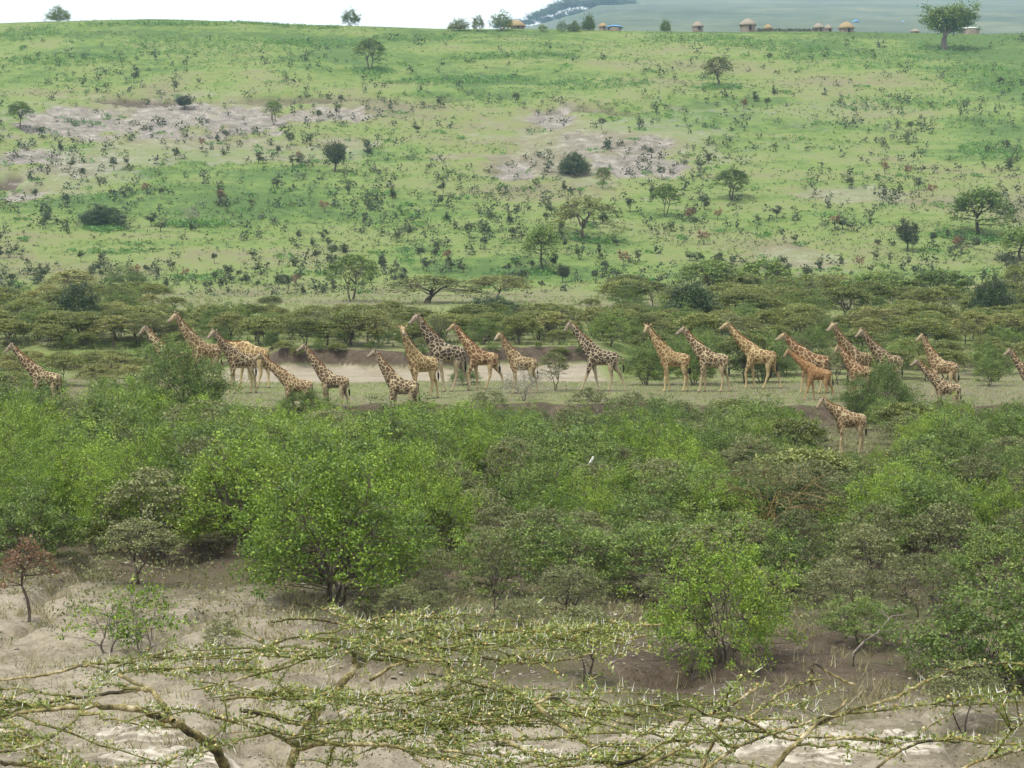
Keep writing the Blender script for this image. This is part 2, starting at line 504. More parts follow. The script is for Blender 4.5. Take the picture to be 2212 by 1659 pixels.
# ------------------------------------------------------------------ far blue hill
def far_z(x, y):
    x = np.asarray(x, float); y = np.asarray(y, float)
    b = np.interp(y, [640, 800, 1300, 1800, 2200, 3200, 4600, 5200], [52, 60, 110, 172, 215, 330, 520, 530])
    u1 = W_U / 2 + F_U * x / 3000.0
    vsil = np.interp(u1, [600, 980, 1060, 1110, 1160, 1205, 1250, 1300, 1400, 1600, 2600], [84, 80, 70, 64, 57, 44, 30, 8, -400, -1800, -3000])
    capz = 11 + 3000 * (488 - vsil) / F_U
    capz = np.where(y < 3000, 50 + (capz - 50) * (np.maximum(y, 1) / 3000.0) ** 1.35, capz)
    z = np.minimum(b, capz)
    return z + (fbm(x / 160, y / 200, 81, 4) - 0.5) * 26 * sstep(1500, 2200, y) * sstep(1040, 1250, W_U / 2 + F_U * x / 3000.0) * (1 - 0.8 * sstep(2500, 2800, y) * (1 - sstep(3200, 3600, y)))
fy = np.concatenate([np.arange(690, 2400, 30), np.arange(2400, 5201, 70)])
fxs = np.linspace(-0.5, 0.5, 170)
FX = fy[:, None] * fxs[None, :] * 1.0
FY = np.repeat(fy[:, None], len(fxs), 1)
FZ = far_z(FX.ravel(), FY.ravel()).reshape(FX.shape)
nx = len(fxs)
rr, cc = np.meshgrid(np.arange(len(fy) - 1), np.arange(nx - 1), indexing='ij')
fb = MB()
fb.add(np.stack([FX, FY, FZ], -1), np.stack([rr * nx + cc, rr * nx + cc + 1, (rr + 1) * nx + cc + 1, (rr + 1) * nx + cc], -1).reshape(-1, 4))
def far_mat():
    m, nt, out = nodes_of('wooded_far_slope')
    tc = nt.nodes.new('ShaderNodeTexCoord')
    a = noise_n(nt, tc.outputs['Object'], 0.004, 6, 0.65)
    b = noise_n(nt, tc.outputs['Object'], 0.03, 4, 0.7)
    f = math_n(nt, 'ADD', math_n(nt, 'MULTIPLY', a, 0.6), math_n(nt, 'MULTIPLY', b, 0.4))
    col = ramp(nt, f, [(0.36, (0.02, 0.035, 0.018)), (0.5, (0.05, 0.072, 0.032)), (0.62, (0.11, 0.12, 0.06))]).outputs['Color']
    p = nd(nt, 'ShaderNodeBsdfPrincipled', Roughness=1.0)
    nt.links.new(col, p.inputs['Base Color'])
    nt.links.new(p.outputs[0], out.inputs['Surface'])
    return m
fh = link('hill', fb.mesh('hill', far_mat(), smooth=True))
fh['kind'] = 'structure'

# ------------------------------------------------------------------ plant generator
def make_plant(seed, h, rx, trunk_h, stems, limbs, K, shape, clump, flat, nleaf, lsize, mats, r0=0.07, up=0.4, lean=0.0, twig_r=0.012, zlow=0.3, sides=5, limb_r=0.6, twig_leaf=0.35, ratio=0.55):
    """returns (wood MB, leaf MB). Crown clumps are spread through the crown's volume and joined to the limbs by twigs"""
    rng = np.random.default_rng(seed)
    wood, lf = MB(), MB()
    lobes = rng.normal(size=6)
    def edge(az):
        return 1 + 0.16 * math.sin(2 * az + lobes[0]) + 0.12 * math.sin(3 * az + lobes[1]) + 0.08 * math.sin(5 * az + lobes[2])
    att = []
    while len(att) < K:
        az = rng.uniform(0, 2 * math.pi)
        e = edge(az) * rng.uniform(0.82, 1.08)
        if shape == 'umbrella':
            r = math.sqrt(rng.uniform(0.0, 1.0)) * e
            top = h - (h - trunk_h) * zlow * r ** 2
            z = top - rng.choice([0, 0, 0.5, 1.0]) * rng.uniform(0.2, 1) * (h - trunk_h) * 0.42
        elif shape == 'dome':
            th = math.acos(rng.uniform(0.0, 1.0))
            rad = rng.uniform(0.5, 1.0) ** 0.5
            r = math.sin(th) * rad * e
            z = zlow * h + (1 - zlow) * h * math.cos(th) * rad * (1 + 0.15 * math.sin(3 * az + lobes[3]))
            if rng.uniform() < 0.25:
                z = rng.uniform(zlow * 0.4, zlow + 0.25) * h
                r = rng.uniform(0.75, 1.0) * e
        elif shape == 'round':
            d = rng.normal(size=3); d /= np.linalg.norm(d)
            rad = rng.uniform(0.35, 1.0) ** 0.5
            r = math.hypot(d[0], d[1]) * rad * e
            zc, rz = (h + zlow * h) / 2, (h - zlow * h) / 2
            z = zc + d[2] * rad * rz
        else:                                           # droop: weeping crown
            r = math.sqrt(rng.uniform(0, 1)) * e
            z = h - (h * 0.55) * r ** 2 * rng.uniform(0.5, 1.3) - rng.uniform(0, 0.1) * h
        if shape in ('dome', 'round') and rng.uniform() < 0.16:
            k_ = rng.uniform(1.08, 1.38)
            r *= k_ * 0.95; z = min(z * k_, h * 1.18)
        att.append([math.cos(az) * r * rx + lean * h * 0.35, math.sin(az) * r * rx, max(z, 0.12)])
    att = np.array(att)
    # stems and limbs
    nodes, nrad = [], []
    for s in range(stems):
        az = 2 * math.pi * (s + rng.uniform(-0.3, 0.3)) / max(1, stems)
        sp = 0.0 if stems == 1 else rng.uniform(0.05, 0.14) * rx
        base = np.array([math.cos(az) * sp * 0.5, math.sin(az) * sp * 0.5, -0.12])
        fork = np.array([math.cos(az) * sp * 2.0 + lean * h * 0.2 + rng.normal() * 0.04 * h, math.sin(az) * sp * 2.0 + rng.normal() * 0.04 * h, trunk_h * rng.uniform(0.85, 1.15)])
        midp = (base + fork) / 2 + rng.normal(size=3) * np.array([0.06, 0.06, 0]) * h
        P = bez(base, midp, fork, 6)
        rs = r0 * rng.uniform(0.75, 1.15)
        wood.add(*tube(P, np.linspace(rs * 1.25, rs * 0.8, 6), sides))
        for k in range(limbs):
            if shape == 'umbrella' or stems == 1:
                a2 = 2 * math.pi * (k + rng.uniform(-0.35, 0.35)) / limbs
            else:
                a2 = az + rng.uniform(-1.0, 1.0)
            rr_ = rng.uniform(0.45, 0.8) * rx * edge(a2)
            zt = trunk_h + (h - trunk_h) * rng.uniform(0.55, 0.9)
            tgt = np.array([math.cos(a2) * rr_ + lean * h * 0.35, math.sin(a2) * rr_, zt])
            bend = fork + (tgt - fork) * np.array([0.35, 0.35, 0.62]) + rng.normal(size=3) * 0.05 * h
            Q = bez(fork, bend, tgt, 7)
            Q[1:-1] += rng.normal(size=(5, 3)) * 0.018 * h
            rl = rs * limb_r * rng.uniform(0.7, 1.1)
            wood.add(*tube(Q, np.linspace(rl, rl * 0.3, 7), max(3, sides - 1)))
            nodes.append(Q[2:]); nrad.append(np.linspace(rl, rl * 0.3, 7)[2:])
        nodes.append(P[3:]); nrad.append(np.full(3, rs * 0.7))
    nodes = np.concatenate(nodes); nrad = np.concatenate(nrad)
    cents, shade, outw = [], [], []
    for a in att:
        d = np.linalg.norm(nodes - a, axis=1) + 0.6 * np.maximum(0, nodes[:, 2] - a[2] + 0.1)
        j = int(np.argmin(d))
        s = nodes[j]
        bend = (s + a) / 2 + rng.normal(size=3) * 0.08 * d[j] + np.array([0, 0, 0.06 * d[j]])
        T = bez(s, bend, a, 5)
        wood.add(*tube(T, np.linspace(min(nrad[j], twig_r * 1.6), twig_r * 0.5, 5), 3))
        c = rng.uniform(0.12, 0.88)
        n = max(3, int(nleaf * rng.uniform(0.5, 1.5)))
        sz = clump * rng.uniform(0.6, 1.3)
        cl = a + rng.normal(size=(n, 3)) * np.array([sz, sz, sz * flat])
        k = int(n * twig_leaf)
        tt = rng.uniform(0.35, 1, k)[:, None]
        tl = (1 - tt) * s + tt * a + rng.normal(size=(k, 3)) * np.array([sz, sz, sz * flat]) * 0.4
        cents.append(np.vstack([cl, tl]))
        shade.append(np.clip(0.45 * c + 0.55 * rng.uniform(0, 1, n + k), 0, 1))
    cents = np.concatenate(cents); shade = np.concatenate(shade)
    cents[:, 2] = np.maximum(cents[:, 2], 0.04)
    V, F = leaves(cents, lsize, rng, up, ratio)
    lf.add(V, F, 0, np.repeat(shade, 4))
    return wood, lf

PROTO = {}
def kind(name, leafmat, barkmat, variants, **kw):
    """a set of prototype meshes of one kind, one height unit = real metres"""
    out = []
    for i in range(variants):
        k = dict(kw)
        rng = np.random.default_rng(1000 + i + sum(map(ord, name)))
        k['rx'] = kw['rx'] * rng.uniform(0.85, 1.15)
        k['lean'] = kw.get('lean', 0) + rng.uniform(-0.12, 0.12)
        w, l = make_plant(7 * i + sum(map(ord, name)), mats=None, **k)
        out.append((w.mesh(name + '_trunk', M[barkmat], True), None, l, kw['h'], k['rx']))
    PROTO[name] = [(a, l.mesh(name + '_crown', M[leafmat]), h, r) for a, _, l, h, r in out]

kind('leafy', 'leaf_bright', 'bark', 5, h=4.0, rx=2.4, trunk_h=0.7, stems=7, limbs=3, K=290, shape='dome', clump=0.16, flat=0.9, nleaf=54, lsize=0.044, r0=0.055, up=0.5, zlow=0.22)
kind('lime', 'leaf_lime', 'bark', 2, h=3.6, rx=2.0, trunk_h=0.7, stems=6, limbs=3, K=200, shape='dome', clump=0.17, flat=0.9, nleaf=48, lsize=0.044, r0=0.05, up=0.5, zlow=0.3)
kind('midgreen', 'leaf_mid', 'bark', 5, h=3.6, rx=2.2, trunk_h=0.8, stems=5, limbs=4, K=260, shape='dome', clump=0.17, flat=0.7, nleaf=46, lsize=0.05, r0=0.05, up=0.5, zlow=0.3)
kind('thorn', 'leaf_grey', 'bark', 6, h=3.2, rx=1.8, trunk_h=1.0, stems=2, limbs=6, K=130, shape='umbrella', clump=0.17, flat=0.22, nleaf=30, lsize=0.048, r0=0.045, up=0.9, zlow=0.7, twig_r=0.014)
kind('feathery', 'leaf_mid', 'bark', 6, h=3.2, rx=1.9, trunk_h=0.8, stems=4, limbs=4, K=170, shape='dome', clump=0.17, flat=0.5, nleaf=38, lsize=0.052, r0=0.045, up=0.6, zlow=0.35, twig_r=0.013)
kind('yellowstem', 'leaf_grey', 'bark_tan', 1, h=4.4, rx=2.7, trunk_h=1.5, stems=2, limbs=6, K=150, shape='umbrella', clump=0.22, flat=0.25, nleaf=28, lsize=0.045, r0=0.075, up=0.9, zlow=0.5, twig_r=0.02)
kind('densebush', 'leaf_mid', 'bark', 2, h=3.4, rx=2.8, trunk_h=0.4, stems=6, limbs=4, K=420, shape='dome', clump=0.22, flat=0.8, nleaf=52, lsize=0.05, r0=0.06, up=0.5, zlow=0.15)
kind('olive', 'leaf_olive', 'bark', 6, h=2.8, rx=2.2, trunk_h=0.9, stems=2, limbs=6, K=190, shape='umbrella', clump=0.25, flat=0.2, nleaf=38, lsize=0.065, r0=0.06, up=1.1, zlow=0.45, twig_r=0.014)
kind('yellow', 'leaf_yellow', 'bark', 2, h=3.4, rx=2.5, trunk_h=1.3, stems=1, limbs=6, K=140, shape='umbrella', clump=0.27, flat=0.16, nleaf=32, lsize=0.07, r0=0.09, up=1.2, zlow=0.7, twig_r=0.015)
kind('evergreen', 'leaf_dark', 'bark', 3, h=4.4, rx=2.6, trunk_h=0.9, stems=3, limbs=5, K=330, shape='dome', clump=0.24, flat=0.9, nleaf=42, lsize=0.085, r0=0.1, up=0.3, zlow=0.25)
kind('umbrella', 'leaf_mid', 'bark', 3, h=6.0, rx=4.2, trunk_h=2.0, stems=2, limbs=6, K=170, shape='umbrella', clump=0.38, flat=0.25, nleaf=26, lsize=0.13, r0=0.16, up=1.0, zlow=0.6, twig_r=0.03)
kind('spread', 'leaf_olive', 'bark', 3, h=6.0, rx=4.6, trunk_h=1.8, stems=1, limbs=7, K=150, shape='umbrella', clump=0.36, flat=0.3, nleaf=24, lsize=0.12, r0=0.24, up=1.0, zlow=0.7, twig_r=0.03)
kind('roundtree', 'leaf_hill', 'bark', 3, h=6.0, rx=2.6, trunk_h=2.0, stems=1, limbs=6, K=150, shape='round', clump=0.36, flat=0.8, nleaf=26, lsize=0.16, r0=0.2, up=0.4, zlow=0.3, twig_r=0.03)
kind('weeping', 'leaf_mid', 'bark', 2, h=6.0, rx=2.5, trunk_h=2.4, stems=1, limbs=6, K=150, shape='droop', clump=0.34, flat=1.1, nleaf=26, lsize=0.13, r0=0.2, up=0.3, zlow=0.3, twig_r=0.03)
kind('twiggy', 'leaf_silver', 'bark_grey', 2, h=2.6, rx=1.7, trunk_h=0.6, stems=6, limbs=4, K=130, shape='dome', clump=0.16, flat=0.8, nleaf=9, lsize=0.05, r0=0.03, up=0.3, zlow=0.3, twig_r=0.01)
kind('rusty', 'leaf_rust', 'bark', 1, h=3.0, rx=1.0, trunk_h=1.5, stems=1, limbs=6, K=60, shape='umbrella', clump=0.16, flat=0.5, nleaf=14, lsize=0.05, r0=0.05, up=0.6, zlow=0.8)
kind('sapling', 'leaf_bright', 'bark_grey', 2, h=1.6, rx=1.1, trunk_h=0.4, stems=3, limbs=3, K=45, shape='dome', clump=0.12, flat=0.5, nleaf=16, lsize=0.045, r0=0.03, up=0.6, zlow=0.35)
kind('forest', 'leaf_dark', 'bark', 2, h=16.0, rx=9.0, trunk_h=5.0, stems=1, limbs=6, K=120, shape='round', clump=1.1, flat=0.7, nleaf=30, lsize=0.42, r0=0.5, up=0.5, zlow=0.7, twig_r=0.1)

def hillbush_mesh(seed, mat):
    rng = np.random.default_rng(seed)
    w, l = make_plant(seed, 2.0, rng.uniform(0.45, 0.95), rng.uniform(0.3, 0.7), int(rng.integers(1, 3)), 3, 16, rng.choice(['dome', 'round', 'round', 'umbrella']), 0.17, 0.8, 22, 0.10, None, r0=0.06, up=0.4, zlow=0.3, sides=4, twig_r=0.03)
    b = MB()
    b.merge(w)
    b.m = [1] * len(b.m)
    b.merge(l)
    return b, b.mesh('hillside_bush', [mat, M['bark']])
HB = [hillbush_mesh(300 + i, M['leaf_hill'] if i % 5 else M['leaf_rust'] if i == 5 else M['leaf_dark']) for i in range(12)]

PLACED = []          # (object, u_base, v_base, kind) for labels
_pi = {}
def plant(pk, name, label, category, u, v, vtop=None, wU=None, h=None, w=None, variant=None, group=None, rot=None, p=None):
    """one plant standing on the ground seen at (u, v); sizes in photograph units or metres"""
    p = G(u, v) if p is None else p
    upm = to_uv(p)[2]
    lst = PROTO[pk]
    i = _pi.get(pk, 0) if variant is None else variant
    _pi[pk] = i + 1
    tm, cm, ph, pr = lst[i % len(lst)]
    hh = (v - vtop) / upm if vtop is not None else (h or ph)
    ww = (wU / upm) / (2 * pr) if wU is not None else (w / (2 * pr) if w else hh / ph)
    root = link(name, None)
    root.location = p
    root.scale = (ww, ww, hh / ph)
    rng = random.Random(int(u * 7 + v * 13))
    root.rotation_euler = (0, 0, rng.uniform(0, 6.283) if rot is None else rot)
    for nm, me in (('trunk', tm), ('crown', cm)):
        o = link(nm, me, root)
    cat(root, label, category, group)
    return root

# ------------------------------------------------------------------ named single trees of the slope
AC, TR, SH = 'acacia', 'tree', 'shrub'
T = [
 ('densebush', 'ridge_tree', 'round dark tree on the ridge skyline, far left of the huts', TR, 128, 44, 14, 46),
 ('midgreen', 'ridge_tree', 'small bushy tree alone on the skyline left of the thatched huts', TR, 757, 55, 20, 44),
 ('umbrella', 'umbrella_acacia', 'faint flat topped acacia on upper slope below the skyline tree', AC, 800, 152, 84, 72),
 ('spread', 'umbrella_acacia', 'flat topped acacia with thick trunk above a dark herb mat', AC, 1553, 187, 124, 76),
 ('umbrella', 'slope_tree', 'thin trunked tree left of the pale eroded cliff', TR, 43, 278, 220, 60),
 ('roundtree', 'slope_tree', 'small round tree growing on the pale eroded cliff', TR, 398, 238, 207, 34),
 ('umbrella', 'slope_tree', 'pale thin tree at the right end of the eroded cliff', TR, 592, 270, 217, 46),
 ('roundtree', 'slope_tree', 'tall narrow bushy tree on mid slope below the eroded cliff', TR, 723, 372, 308, 46),
 ('evergreen', 'slope_tree', 'dark domed tree beside the pale gravel scar', TR, 1241, 379, 333, 62),
 ('spread', 'slope_tree', 'small crooked tree just right below the dark domed tree', TR, 1302, 409, 361, 40),
 ('umbrella', 'umbrella_acacia', 'flat crowned acacia below the pale gravel scar on mid slope', AC, 1580, 431, 366, 88),
 ('umbrella', 'umbrella_acacia', 'slender upright acacia between two wide spreading acacias', AC, 1438, 468, 397, 62),
 ('spread', 'umbrella_acacia', 'widest spreading acacia with curved dark trunk and open crown', AC, 1265, 518, 424, 152),
 ('weeping', 'weeping_tree', 'drooping crowned tree with dark shaggy skirt below the widest acacia', TR, 1172, 584, 490, 80),
 ('weeping', 'weeping_tree', 'large tree with two trunks and a hanging lobed crown at right', TR, 2116, 506, 410, 130),
 ('weeping', 'weeping_tree', 'tree cut by the right edge below the large lobed tree', TR, 2205, 562, 494, 95),
 ('umbrella', 'umbrella_acacia', 'vase shaped acacia with several pale stems behind the thicket', AC, 760, 652, 551, 128),
 ('evergreen', 'low_dome_tree', 'low dark domed tree on the lower left slope', TR, 222, 491, 447, 88),
 ('twiggy', 'bare_tree', 'small greyish tree rising from a long dark herb mat', TR, 413, 480, 447, 42),
 ('roundtree', 'slope_shrub', 'rounded green shrub standing alone left of the lobed tree', SH, 1960, 543, 484, 44),
 ('roundtree', 'slope_shrub', 'small oval shrub just right of the drooping tree', SH, 1216, 610, 574, 28),
 ('evergreen', 'evergreen_tree', 'very dark round evergreen above the giraffe with outstretched tail', TR, 1492, 716, 608, 108),
 ('evergreen', 'evergreen_tree', 'dark round evergreen near the right edge behind the thicket', TR, 2143, 712, 602, 96),
 ('evergreen', 'evergreen_tree', 'dark round evergreen behind the leftmost giraffes', TR, 168, 722, 622, 106),
 ('midgreen', 'green_tree', 'green domed tree behind the dark evergreen at left', TR, 272, 622, 578, 98),
 ('evergreen', 'dark_flat_tree', 'very dark low flat tree above the middle giraffes', TR, 1065, 712, 644, 150),
 ('umbrella', 'umbrella_acacia', 'wide flat acacia with open fanned limbs showing, right of the evergreen', AC, 1650, 652, 562, 140),
 ('umbrella', 'umbrella_acacia', 'wide green umbrella acacia rising just behind the dark evergreen', AC, 1535, 652, 562, 150),
 ('spread', 'umbrella_acacia', 'broad low dull acacia right of the vase shaped acacia', AC, 925, 655, 596, 210),
 ('yellow', 'umbrella_acacia', 'broad acacia with yellowish top left of the drooping tree', AC, 1075, 652, 594, 170),
 ('yellow', 'umbrella_acacia', 'yellowish flat topped acacia at left behind the thicket', AC, 160, 650, 584, 130),
 ('umbrella', 'umbrella_acacia', 'wide flat acacia at lower right under the lobed tree', AC, 1900, 672, 590, 190),
 ('umbrella', 'umbrella_acacia', 'wide pale acacia beside the dark evergreen near the right edge', AC, 2030, 672, 585, 170),
 ('spread', 'umbrella_acacia', 'open acacia with visible limbs at the right edge', AC, 2210, 665, 568, 130),
 ('spread', 'umbrella_acacia', 'wide acacia between the fanned acacia and the pale one', AC, 1770, 668, 592, 170),
]
# trees among the huts on the crest
T += [
 ('midgreen', 'ridge_tree', 'low bushy tree behind the leftmost thatched hut', TR, 992, 66, 43, 42),
 ('midgreen', 'ridge_tree', 'bushy tree between the two leftmost huts', TR, 1032, 67, 35, 30),
 ('midgreen', 'ridge_tree', 'taller bushy tree at the left side of the largest hut', TR, 1085, 66, 27, 48),
 ('densebush', 'ridge_tree', 'upright green tree left of the blue tarpaulin', TR, 1272, 66, 33, 26),
 ('feathery', 'ridge_tree', 'thin green bush halfway between the largest hut and the blue tarpaulin', TR, 1214, 68, 46, 24),
 ('densebush', 'ridge_tree', 'dull bush just left of the upright tree by the blue tarpaulin', TR, 1240, 68, 47, 26),
 ('densebush', 'ridge_tree', 'small round tree between the blue tarpaulin and the right huts', TR, 1438, 68, 44, 24),
 ('feathery', 'ridge_tree', 'tiny brownish bush right of the largest hut', TR, 1172, 68, 54, 24),
]
LANDS = []           # landmarks for labels: (u, v, phrase)
for (pk, nm, lab, c, u, v, vt, w) in T:
    plant(pk, nm, lab, c, u, v, vt, w)
# the big lopsided tree on the crest is built alone
w_, l_ = make_plant(991, 8.5, 3.9, 3.0, 1, 7, 230, 'round', 0.5, 0.9, 30, 0.2, None, r0=0.55, up=0.3, lean=0.32, zlow=0.42, twig_r=0.05, sides=8)
PROTO['crest'] = [(w_.mesh('crest_trunk', M['bark_grey'], True), l_.mesh('crest_crown', M['leaf_mid']), 8.5, 3.9)]
plant('crest', 'crest_tree', 'big tree with thick pale trunk and lopsided crown on the crest', TR, 2040, 107, 17, 98, rot=0.0)

# forest trees along the left flank of the far hill
rngF = random.Random(5)
for k, (u, vt, wf) in enumerate([(1075, 57, 30), (1090, 50, 40), (1108, 46, 42), (1122, 52, 30), (1138, 46, 46), (1152, 36, 46), (1168, 28, 50), (1186, 22, 56), (1206, 12, 62), (1226, 6, 70), (1246, 4, 62), (1268, 6, 50), (1290, -2, 66), (1312, -4, 60), (1180, 40, 60), (1215, 36, 60), (1250, 34, 66), (1285, 28, 66), (1320, 24, 70), (1350, 10, 70)]):
    y = 3000 + rngF.uniform(-70, 70)
    x = (u - W_U / 2) / F_U * y
    z = float(far_z(np.array([x]), np.array([y]))[0])
    pp = np.array([x, y, z - 1.5])
    uv = to_uv(pp)
    wf = wf * 0.72
    wm = wf / uv[2]
    tz_ = z + max(4.0, (uv[1] - vt) / uv[2])
    hm = max(0.85 * wm, tz_ - z)
    pp[2] = tz_ - hm
    side = 'lowest of the row' if k == 0 else 'on the skyline' if k < 14 else 'below the skyline'
    ords = ['first', 'second', 'third', 'fourth', 'fifth', 'sixth', 'seventh', 'eighth', 'ninth', 'tenth', 'eleventh', 'twelfth', 'thirteenth', 'fourteenth']
    lab = f"hazy blue forest tree on the far hill skyline, {ords[k]} from the left" if k < 14 else f"hazy blue forest tree below the far hill skyline, {ords[k - 14]} from the left"
    plant('forest', 'forest_tree', lab, 'tree', u, to_uv(pp)[1], h=hm, w=wf / uv[2], p=pp, group='forest trees on the far hill')

# ------------------------------------------------------------------ huts on the crest
M['thatch'] = plain_mat('straw_thatch', [(0.16, 0.115, 0.06), (0.26, 0.195, 0.105), (0.35, 0.275, 0.16)], 5, stretch=(3, 3, 0.6))
M['thatch_grey'] = plain_mat('weathered_thatch', [(0.14, 0.12, 0.09), (0.23, 0.20, 0.155), (0.32, 0.28, 0.22)], 5, stretch=(3, 3, 0.6))
M['mud'] = plain_mat('mud_wall', [(0.15, 0.12, 0.095), (0.22, 0.18, 0.145), (0.28, 0.235, 0.19)], 3)
M['opening'] = plain_mat('dark_doorway', [(0.02, 0.017, 0.014), (0.035, 0.03, 0.024)], 3, bump=0)
M['tarp'] = plain_mat('blue_tarpaulin', [(0.03, 0.20, 0.55), (0.06, 0.30, 0.72), (0.12, 0.40, 0.85)], 2, rough=0.45)
M['tin'] = plain_mat('white_roof_sheet', [(0.72, 0.74, 0.76), (0.82, 0.84, 0.86)], 2, rough=0.4)
M['stick'] = plain_mat('brushwood', [(0.12, 0.10, 0.085), (0.2, 0.17, 0.14), (0.28, 0.24, 0.2)], 6)
def lathe(prof, n=24, rng=None, wob=0.0):
    prof = np.array(prof, float)
    an = np.arange(n) * 2 * math.pi / n
    k = np.ones((len(prof), n))
    if rng is not None:
        k = 1 + rng.normal(size=k.shape) * wob
    V = np.stack([prof[:, :1] * np.cos(an) * k, prof[:, :1] * np.sin(an) * k, np.repeat(prof[:, 1:], n, 1)], -1)
    i, j = np.meshgrid(np.arange(len(prof) - 1), np.arange(n), indexing='ij')
    q = np.stack([i * n + j, i * n + (j + 1) % n, (i + 1) * n + (j + 1) % n, (i + 1) * n + j], -1).reshape(-1, 4)
    return V.reshape(-1, 3), q
def hut(label, u, v, wU, hU, roof_frac, mat, y=646.0, group='thatched huts on the crest'):
    v = v - 5
    d = ray(u, v)
    t = y / d[1]
    p = CAM + t * d
    p[2] = min(p[2], Hz(p[0], p[1]) + 0.3)
    p[2] = (CAM + t * d)[2]
    upm = to_uv(p)[2]
    w, h = wU / upm, hU / upm
    rng = np.random.default_rng(int(u))
    root = link('thatched_hut', None)
    root.location = p
    wr, wh = w * 0.42, h * (1 - roof_frac)
    b = MB(); b.add(*lathe([(wr, -1.5), (wr, wh + 0.2)], 22, rng, 0.015))
    wall = link('wall', b.mesh('hut_wall', M['mud'], True), root)
    b = MB(); r = w * 0.5
    b.add(*lathe([(r * 0.96, wh - 0.18), (r, wh - 0.05), (r * 0.86, wh + (h - wh) * 0.30), (r * 0.62, wh + (h - wh) * 0.62), (r * 0.32, wh + (h - wh) * 0.87), (r * 0.08, h), (0.01, h + 0.06)], 26, rng, 0.03))
    roof = link('roof', b.mesh('hut_roof', mat, True), root)
    b = MB()
    V, q = tube(np.array([[wr * 0.25, -wr * 0.99, 0.0], [wr * 0.25, -wr * 0.99, min(1.6, wh)]]), 0.35, 4)
    b.add(V, q)
    link('door', b.mesh('hut_door', M['opening']), root)
    cat(root, label, 'hut', group)
    return root
hut('low grey thatched hut, leftmost on the crest', 986, 68, 42, 13, 0.75, M['thatch_grey'])
hut('broad thatched hut with tan dome roof and goats beside it', 1114, 67, 45, 19, 0.72, M['thatch'])
hut('small tan hut half hidden beside the blue tarpaulin', 1302, 66, 20, 12, 0.7, M['thatch'], 652)
hut('grey topped hut with pale clutter on its roof, left of the pale walled hut', 1507, 69, 27, 18, 0.6, M['thatch_grey'])
hut('pale walled hut with light thatch, tallest of the right group', 1615, 71, 38, 26, 0.55, M['thatch_grey'])
hut('small golden hut roof peeping over the brushwood fence', 1659, 73, 21, 16, 0.55, M['thatch'], 652)
hut('tan thatched hut at the right end of the brushwood fence', 1768, 75, 27, 20, 0.5, M['thatch_grey'])
hut('low hut with brown thatch tucked behind its neighbour', 1789, 75, 20, 17, 0.5, M['thatch_grey'], 653)
hut('golden thatched hut with dark wall, rightmost on the crest', 1828, 77, 36, 25, 0.55, M['thatch'], 642)
hut('tiny faded hut roof beyond the crest left of the big tree', 1977, 76, 22, 9, 0.7, M['thatch_grey'], 690)
def tarp_thing(name, label, u, v, wU, hU, y, mat, category):
    d = ray(u, v)
    p = CAM + y / d[1] * d
    upm = to_uv(p)[2]
    w, h = wU / upm / 2, hU / upm
    root = link(name, None); root.location = p
    rng = np.random.default_rng(int(u))
    n = 9
    xs = np.linspace(-w, w, n)
    V, F = [], []
    for j, yy in enumerate(np.linspace(-w * 0.7, w * 0.7, 6)):
        for x in xs:
            V.append([x, yy, h * (1 - 0.75 * (x / w) ** 2) * (1 - 0.35 * (yy / (w * 0.7)) ** 2) + rng.normal() * 0.04 * h])
    for j in range(5):
        for i in range(n - 1):
            a = j * n + i
            F.append([a, a + 1, a + n + 1, a + n])
    b = MB(); b.add(V, F)
    link('cover', b.mesh('cover', mat, True), root)
    b = MB(); b.add(*lathe([(w * 0.8, -1.5), (w * 0.78, h * 0.35)], 14, rng, 0.02))
    link('wall', b.mesh('shelter_wall', M['mud'], True), root)
    return cat(root, label, category)
tarp_thing('tarpaulin_shelter', 'blue tarpaulin shelter on the crest right of the upright tree', 1327, 62, 38, 8, 646, M['tarp'], 'shelter')
tarp_thing('tarpaulin_shelter', 'tiny blue shelter on the far hill above the golden hut', 1848, 50, 16, 7, 1900, M['tarp'], 'shelter')
tarp_thing('tarpaulin_shelter', 'tiny blue shelter on the far hill left of the big crest tree', 1950, 53, 16, 8, 1920, M['tarp'], 'shelter')
tarp_thing('white_roofed_building', 'long white roofed building beyond the crest behind the big tree', 2095, 66, 52, 7, 760, M['tin'], 'building')

def fence(label, u0, u1, v, hU, y):
    a = CAM + y / ray(u0, v)[1] * ray(u0, v)
    b_ = CAM + y / ray(u1, v)[1] * ray(u1, v)
    upm = to_uv(a)[2]
    root = link('brushwood_fence', None); root.location = a
    rng = np.random.default_rng(3)
    L = b_[0] - a[0]
    H = hU / upm
    wb = MB()
    for k in range(300):
        x = rng.uniform(0, L); h = H * rng.uniform(0.6, 1.2)
        wb.add(*tube([[x, rng.normal() * 0.3, -0.6], [x + rng.normal() * 0.4, rng.normal() * 0.3, h]], [0.09, 0.03], 3))
    o = link('brushwood', wb.mesh('brushwood', M['stick']), root); o['kind'] = 'stuff'
    lb = MB()
    cn = np.stack([rng.uniform(0, L, 900), rng.normal(size=900) * 0.3, rng.uniform(0, H, 900)], -1)
    lb.add(*leaves(cn, 0.22, rng))
    o = link('foliage', lb.mesh('fence_foliage', M['leaf_hill']), root); o['kind'] = 'stuff'
    cat(root, label, 'fence')
fence('dark brushwood cattle fence between the huts on the crest', 1634, 1768, 71, 9, 643)
